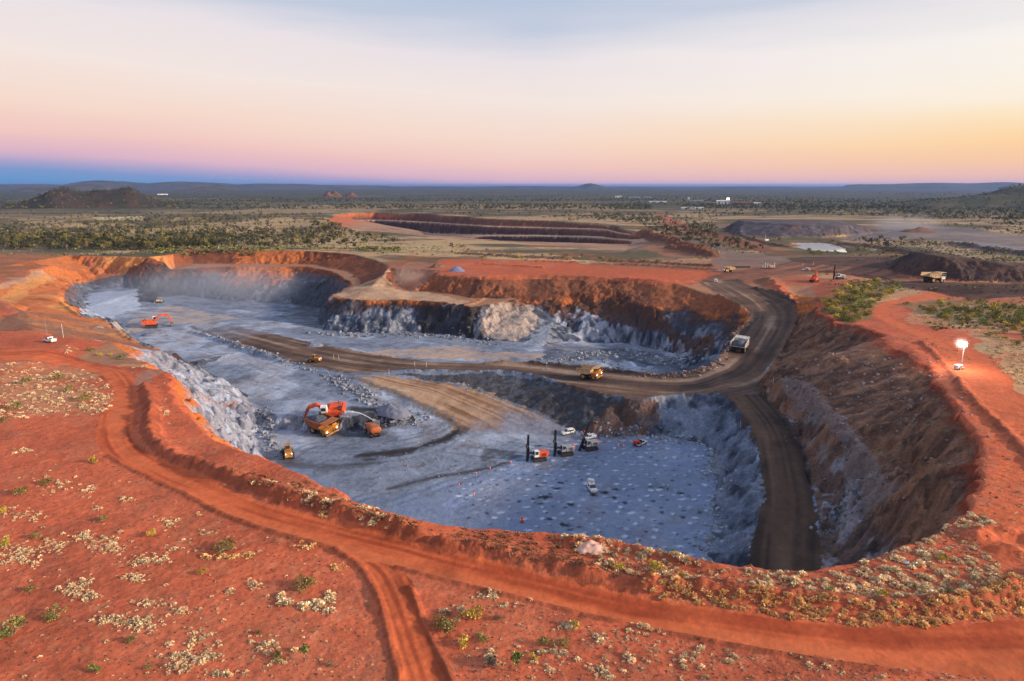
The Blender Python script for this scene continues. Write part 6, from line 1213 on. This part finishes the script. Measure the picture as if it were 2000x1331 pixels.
BL = (A_((92, 88, 78)), A_((76, 78, 64)), A_((110, 96, 82)))
hl = hill('rocky_hill', 172, 404, 270, 28, 150, [(0, 0), (.10, .12), (.2, .3), (.28, .66), (.31, .86), (.40, .95), (.44, .88), (.5, .84), (.56, .95), (.66, 1.0), (.74, 1.0), (.77, .8), (.84, .45), (.92, .2), (1, 0)], 3, (A_((76, 66, 56)), A_((64, 62, 50)), A_((98, 74, 60))), rough=.14)
hr = hill('wooded_hill', 2060, 404, 480, 42, 420, [(0, 0), (.1, .1), (.22, .3), (.36, .62), (.46, .82), (.55, .92), (.7, 1), (.85, .8), (1, 0)], 5, (A_((96, 92, 66)), A_((78, 80, 58)), A_((132, 110, 84))), rough=.18)
a, b, c = hl(900); merged('woodland', LOWT, a, b, c, rng.uniform(2.5, 6, 900), M_LEAF); a, b, c = hr(1700); merged('woodland', LOWT, a, b, c, rng.uniform(3, 7, 1700), M_LEAF)
hill('rocky_knoll', 650, 385, 44, 11, 60, [(0, 0), (.2, .6), (.35, 1), (.6, .9), (.8, .5), (1, 0)], 7, (A_((128, 92, 74)), A_((96, 78, 62)), A_((170, 116, 88))), nx=40, ny=20); hill('rocky_knoll', 684, 385, 30, 9, 60, [(0, 0), (.3, .7), (.55, 1), (.8, .6), (1, 0)], 8, (A_((128, 92, 74)), A_((96, 78, 62)), A_((170, 116, 88))), nx=40, ny=20)
hill('hills', 410, 374, 150, 9, 300, [(0, 0), (.2, .3), (.45, .9), (.6, 1), (.8, .4), (1, 0)], 9, BL); hill('hills', 130, 374, 180, 11, 300, [(0, 0), (.2, .5), (.5, .9), (.75, 1), (1, 0)], 10, BL)
hill('hills', 1152, 370, 150, 10.5, 400, [(0, 0), (.25, .25), (.36, .5), (.45, .85), (.52, 1), (.6, .75), (.7, .35), (1, 0)], 11, BL)
def mesa(x0, x1, top, seed):
    n = 14; pr = [(0, 0)] + [((i + .5) / n, float(np.clip(t, .2, 1))) for i, t in enumerate(np.interp(np.linspace(0, 1, n), np.linspace(0, 1, len(top)), top))] + [(1, 0)]
    hill('hills', (x0 + x1) / 2, 369.5, x1 - x0, 13, 700, pr, seed, BL, nx=120, ny=16, rough=.06)
mesa(-120, 180, [.5, .55, .6, .5, .55], 12); mesa(150, 300, [.6, .95, 1, .95, .8, .6], 13); mesa(290, 470, [.55, .9, .95, .85, .7, .55], 14); mesa(440, 760, [.5, .75, .7, .55, .5, .45], 15); mesa(1690, 1990, [.55, .6, .75, .6, .8, .6], 16); mesa(1960, 2250, [.5, .6, .7, .6], 17); mesa(740, 1120, [.35, .4, .35, .42, .35], 18); mesa(1180, 1700, [.3, .3, .34, .3], 19)
# pond
def pond():
    P = smooth_line([(p[0], p[1]) for p in W_['pond_rim']], 2)[:-1]; V = [(a, b, -6.75) for a, b in P]
    c = np.mean(P, 0); V = [tuple((np.array(v[:2]) - c) * 1.03 + c) + (v[2],) for v in V]
    m = bpy.data.materials.new('pond water'); m.use_nodes = True; t = m.node_tree; b = t.nodes['Principled BSDF']; b.inputs['Base Color'].default_value = (.86, .86, .88, 1); b.inputs['Roughness'].default_value = .05; b.inputs['Specular IOR Level'].default_value = .9  # near-white base colour paints in the reflected sky
    n = t.nodes.new('ShaderNodeTexNoise'); n.inputs['Scale'].default_value = .8; bp = t.nodes.new('ShaderNodeBump'); bp.inputs['Strength'].default_value = .06; t.links.new(n.outputs[0], bp.inputs['Height']); t.links.new(bp.outputs[0], b.inputs['Normal'])
    o = MB().add(V, [tuple(range(len(V)))]).build('pond', m); o['kind'] = 'structure'
pond()
# loose heaps of rock
P_PALE = mat('pale crushed rock', (118, 124, 152), .95, .2, .9, bump=.6); P_DUMP = mat('grey crushed rock', (120, 122, 136), .95, .25, .7, bump=.6); P_BRN = mat('brown tipped spoil', (120, 86, 72), .95, .25, .7, bump=.6)
def pile(px, py, L, W, H, m, lab, sd, rz=0.0):
    x, y, z = hit(px, py); heap('rock_pile', L, W, H, m, (x, y, z - .25), (0, 0, rz), lab, 'rock pile', sd)
pile(892, 530, 11, 8, 3.2, P_PALE, 'pale blue grey rock pile on the red flat behind the middle wall', 2)
pile(615, 676, 9, 6, 2.2, P_DUMP, 'low dark rock pile beside the haul road in the middle of the pit', 3); pile(893, 566, 1, 1, .1, P_BRN, 'x', 4) if False else None
pile(300, 655, 13, 9, 2.2, P_DUMP, 'dark broken rock pile in front of the upper excavator', 5, .6)
pile(765, 806, 15, 9, 3.6, P_DUMP, 'grey rubble pile at the dug end of the bench beside the water truck', 6, -.5)
pile(1795, 455, 46, 26, 6, P_BRN, 'low dark cone of waste rock right of the flat topped dump', 7)
pile(1155, 1072, 5, 3.4, 1.3, mat('pinkish crushed rock', (214, 168, 150), .95, .2, 1.5, bump=.5), 'small pinkish stone pile on the near pit rim', 8)
pile(855, 522, 12, 9, 2.6, P_BRN, 'brown spoil bank on the right lip of the notch', 9, .8)
# rubble: nobody could count it
def rock(sd):
    r = np.random.RandomState(sd); V = np.array([(-1, -1, -.6), (1, -1, -.6), (1, 1, -.6), (-1, 1, -.6), (-.8, -.8, .7), (.8, -.7, .8), (.7, .8, .6), (-.8, .8, .8)]) * .6; V = V + r.uniform(-.28, .28, V.shape)
    return V, np.array([(3, 2, 1, 0), (4, 5, 6, 7), (0, 1, 5, 4), (1, 2, 6, 5), (2, 3, 7, 6), (3, 0, 4, 7)]), np.tile(A_((166, 168, 178)), (8, 1)) * r.uniform(.6, 1.3)
RK = [rock(i) for i in range(8)]; RKB = [(V, F, C * np.array([1.0, .72, .58])) for V, F, C in RK]
def strew(L, n, w, s0, s1, tmpl, name='rubble'):
    L = resample(np.asarray(L)[:, :2], 80); k = rng.randint(80, size=n); x = L[k, 0] + rng.normal(size=n) * w; y = L[k, 1] + rng.normal(size=n) * w; s = s0 + (s1 - s0) * rng.uniform(0, 1, n) ** 4; merged(name, tmpl, x, y, gh(x, y) + s * .2, s, M_LEAF)
strew(onto([(640, 737), (700, 766), (745, 795), (775, 815), (740, 822)]), 520, 2.2, .25, 1.3, RK); strew(onto([(760, 800), (800, 815), (820, 820)]), 160, 2.5, .3, 1.4, RK); strew(onto([(512, 800), (522, 830), (525, 860), (535, 885)]), 200, 1.6, .3, 1.5, RK)
strew(onto([(378, 648), (440, 668), (500, 692), (562, 710), (640, 735)]), 300, 1.6, .25, 1.0, RK); strew(onto([(1150, 690), (1240, 690), (1320, 704), (1350, 712)]), 380, 6, .4, 1.8, RK); strew(onto([(635, 652), (705, 656), (824, 656), (900, 660), (960, 672)]), 380, 4, .35, 1.6, RK)
strew(W_['haul_left'][4:9], 340, 1.6, .3, 1.2, RKB); strew(onto([(1290, 858), (1350, 862), (1396, 885), (1402, 940), (1390, 1010), (1370, 1070)]), 320, 2.2, .25, 1.0, RK); strew(onto([(1050, 714), (1110, 700), (1190, 716), (1250, 730)]), 260, 4, .3, 1.2, RK)
strew(onto([(1660, 950), (1645, 990), (1640, 1030)]), 160, 2, .25, 1.0, RK); strew(onto([(1300, 855), (1240, 845), (1180, 850)]), 180, 3, .25, .9, RK); strew(plain([(1790, 650), (1850, 680), (1870, 700), (1800, 690)]), 120, 3, .2, .5, [(V, F, C * np.array([1.0, .6, .45])) for V, F, C in RK]); strew(plain([(1920, 900), (1960, 960), (1990, 1000)]), 160, 6, .1, .3, [(V, F, C * np.array([1.0, .5, .34])) for V, F, C in RK])
strew(onto([(780, 905), (900, 940), (1000, 930)]), 200, 7, .12, .5, RK); strew(plain([(1660, 465), (1800, 474), (1950, 500)]), 380, 14, .4, 1.8, RKB)
RKR = [(V, F, C * np.array([1.0, .5, .34]) * .8) for V, F, C in RK]
def gravel(P, n, s0, s1, tm):
    q = scatter_area(P, n); x, y = plain_np(q[:, 0], q[:, 1]); ok = ~poly_in(x, y, PER_POLY) & ~poly_in(x, y, BR_POLY) & (gz(np.hypot(x, y)) - base_z(x, y) < 1); x, y = x[ok], y[ok]; s = s0 + (s1 - s0) * rng.uniform(0, 1, len(x)) ** 3; merged('gravel', tm, x, y, gh(x, y) + s * .15, s, M_LEAF)
gravel([(0, 880), (200, 890), (700, 1100), (780, 1331), (0, 1331)], 3000, .04, .17, RKR); gravel([(880, 1150), (1300, 1240), (2000, 1331), (880, 1331)], 1600, .04, .16, RKR); gravel([(500, 920), (820, 1030), (1050, 1050), (1400, 1120), (1900, 1000), (1950, 1100), (1400, 1185), (860, 1070), (560, 970)], 1800, .05, .22, RKR); gravel([(0, 880), (700, 1100), (1300, 1240), (2000, 1331), (0, 1331)], 700, .04, .12, RKB)
strew(W_['wall_bench'], 420, 3.0, .15, .8, RKB); strew(W_['wall_crease'], 360, 5.0, .15, .9, RKB); strew(onto([(1560, 720), (1680, 800), (1780, 920), (1800, 1000)]), 500, 8.0, .12, .6, RKB)
# the camp and plant far behind
B_W = mat('white sheet metal', (226, 224, 220), .6, .06, .3); B_G = mat('grey sheet metal', (150, 156, 166), .6, .1, .3); B_R = mat('rust red sheet metal', (150, 92, 78), .7, .1, .3); B_D = mat('door grey', (90, 92, 98), .7, .1, .3)
def shed(px, py, wpx, hpx, m, label, roof=None, deep=14):
    x, y = [float(a[0]) for a in plain_np([px], [py])]; R = math.hypot(x, y); k = R / 1333.33; W, H = wpx * k, hpx * k; e = empty('shed', (x, y, float(gh(x, y)[0]) - .3), -math.atan2(x, y), label, 'shed', None)
    MB().box(0, 0, H * .42, W, deep, H * .84, bv=.1).build('wall', m, e); MB().loft([[(-W / 2 - .4, -deep / 2 - .5, H * .82), (-W / 2 - .4, 0, H), (-W / 2 - .4, deep / 2 + .5, H * .82)], [(W / 2 + .4, -deep / 2 - .5, H * .82), (W / 2 + .4, 0, H), (W / 2 + .4, deep / 2 + .5, H * .82)]]).build('roof', roof or m, e)
    for t in (-.28, .2): MB().box(W * t, -deep / 2 - .04, H * .3, min(4, W * .14), .1, H * .6, bv=.02).build('door', B_D, e)
for a in ((1285, 396, 33, 3.0, B_W, 'long low white shed left of the red track on the far plain'), (1352, 409, 40, 4.4, B_W, 'long pale shed nearest the red track end, in the scrub'), (1240, 389, 20, 4, B_G, 'grey shed at the left end of the far camp'), (1265, 388, 14, 3.4, B_G, 'small grey shed second from the left end of the far camp'), (1208, 386, 12, 3.4, B_W, 'small white shed farthest left on the far plain'), (1412, 399, 24, 7, B_W, 'tall white plant building beside the lit far floodlight'), (1452, 400, 42, 4.5, B_R, 'long rust red shed right of the far floodlight'), (1479, 401, 12, 4.6, B_W, 'bright white shed right of the rust red one'), (1360, 395, 26, 3.2, B_G, 'low grey shed behind the long pale one'), (1392, 400, 14, 3.6, B_R, 'small rust red shed left of the tall white plant building'), (1345, 392, 3.5, 6, B_W, 'narrow white tank house between the far sheds'), (318, 381, 16, 1.8, B_W, 'faint white shed far off at left beyond the rocky hill')): shed(*a)
x, y = [float(a[0]) for a in plain_np([1421], [401])]; z = float(gh(x, y)[0]); e = empty('floodlight', (x, y, z), 0, 'lit floodlight mast at the far plant', 'floodlight'); MB().cyl((0, 0, 0), (0, 0, 17), .5, .3, 8).build('mast', P_GRY, e); MB().box(0, 0, 17.5, 7, 1.0, 3.4).build('lamp', mat('lit floodlight', (255, 240, 226), .3, 0, 1, emit=9), e)
ute(1308, 424, (1307, 418), (1309, 430), 'vehicle with bright headlights driving down the red track far behind', 'suv', None, 1.5, True)
def pump(px, py, label):
    x, y, z = spot(px, py); e = empty('water_pump', (x, y, z), .3, label, 'water pump'); MB().box(0, 0, 1.1, 4.2, 2, 1.6).build('engine_box', P_WHT, e); MB().box(0, 0, .3, 5, 2.2, .3).build('skid', P_DRK, e); MB().cyl((-1.6, 0, 1.8), (-1.6, 0, 6.5), .12, n=8).build('mast', P_WHT, e); MB().tube([(2.2, 0, 1), (4, 0, .5), (8, 1, .2)], .2, 8).build('pipe', P_DRK, e)
pump(1497, 472, 'white pump with a thin mast left of the pond')
def rack(px, py, label):
    x, y, z = spot(px, py); e = empty('pipe_rack', (x, y, z), .1, label, 'pipe rack'); MB().box(0, 0, .5, 9, 2.4, .3).build('base', P_DRK, e)
    for k in range(6): MB().cyl((-4 + k * 1.6, 0, .5), (-4 + k * 1.6, 0, 2.4 + (k * 7 % 4) * .6), .16, n=8).build('upright', P_WHT, e)
    MB().box(2.4, 0, 1.3, 3.6, 2.0, 1.2).build('crate', P_TAN, e)
rack(1501, 525, 'rack with pale uprights beside the dark road junction')
for px, py, lab in ((1568, 520, 'left marker post beyond the white vehicle on the dark road'), (1588, 519, 'right marker post beyond the white vehicle on the dark road')): post(px, py, lab, 'white marker posts', 2.6)
for px, py, lab in ((1450, 523, 'dark pipe lying beside the road right of the tan dump truck'),):
    x, y, z = spot(px, py); o = MB().cyl((-5, 0, .5), (5, 0, .5), .5, n=10).cyl((-5.05, 0, .5), (-4.6, 0, .5), .62, n=10).cyl((4.6, 0, .5), (5.05, 0, .5), .62, n=10).build('pipe', P_DRK); o.location = (x, y, z); tag(o, lab, 'pipe')
# ---------------------------------------------------------------- air
def volume_box(name, c, d, color, density, noise=None, ell=False, aniso=0.3):
    me = MB().box(0, 0, 0, *d, bv=1e-4).build(name, None or P_GRY); me.location = c; m = bpy.data.materials.new(name + ' air'); m.use_nodes = True; t = m.node_tree; t.nodes.clear(); out = t.nodes.new('ShaderNodeOutputMaterial'); v = t.nodes.new('ShaderNodeVolumePrincipled'); v.inputs['Color'].default_value = (*color, 1); v.inputs['Density'].default_value = density; v.inputs['Anisotropy'].default_value = aniso
    t.links.new(v.outputs[0], out.inputs['Volume']); me.data.materials.clear(); me.data.materials.append(m); me['kind'] = 'stuff'
    if ell:
        tc_ = t.nodes.new('ShaderNodeTexCoord'); mp_ = t.nodes.new('ShaderNodeMapping'); mp_.inputs['Scale'].default_value = (2 / d[0], 2 / d[1], 2 / d[2]); t.links.new(tc_.outputs['Object'], mp_.inputs[0]); ln = t.nodes.new('ShaderNodeVectorMath'); ln.operation = 'LENGTH'; t.links.new(mp_.outputs[0], ln.inputs[0])
        n = t.nodes.new('ShaderNodeTexNoise'); n.inputs['Scale'].default_value = noise; n.inputs['Detail'].default_value = 2; t.links.new(tc_.outputs['Object'], n.inputs['Vector'])
        a = t.nodes.new('ShaderNodeMath'); a.operation = 'MULTIPLY_ADD'; t.links.new(n.outputs[0], a.inputs[0]); a.inputs[1].default_value = 1.1; t.links.new(ln.outputs['Value'], a.inputs[2])
        r_ = t.nodes.new('ShaderNodeMapRange'); r_.inputs[1].default_value = .55; r_.inputs[2].default_value = 1.4; r_.inputs[3].default_value = density; r_.inputs[4].default_value = 0; r_.interpolation_type = 'SMOOTHSTEP'; t.links.new(a.outputs[0], r_.inputs[0]); t.links.new(r_.outputs[0], v.inputs['Density'])
    return me
volume_box('haze', (0, 0, 19.5), (180000, 180000, 147), (.30, .46, .95), 3.8e-5)

def dust(px, py, up, d, col, dens, noise):
    x, y, z = hit(px, py); volume_box('dust_and_glow', (x, y, z + up), d, col, dens, noise, True)
dust(430, 588, 9, (210, 110, 46), (.80, .82, .88), .024, .02)
dust(800, 556, 5, (34, 40, 18), (.80, .62, .52), .05, .08)
dust(1770, 452, 9, (150, 120, 34), (.82, .78, .80), .008, .02)

e_ = [o for o in bpy.data.objects if o.name == 'light_tower'][0]
volume_box('dust_and_glow', tuple(e_.location + Vector((0, 0, 7.5))), (6, 6, 6), (.9, .85, .8), .04, .3, True)  # glow ball added round the lamp to imitate its glare
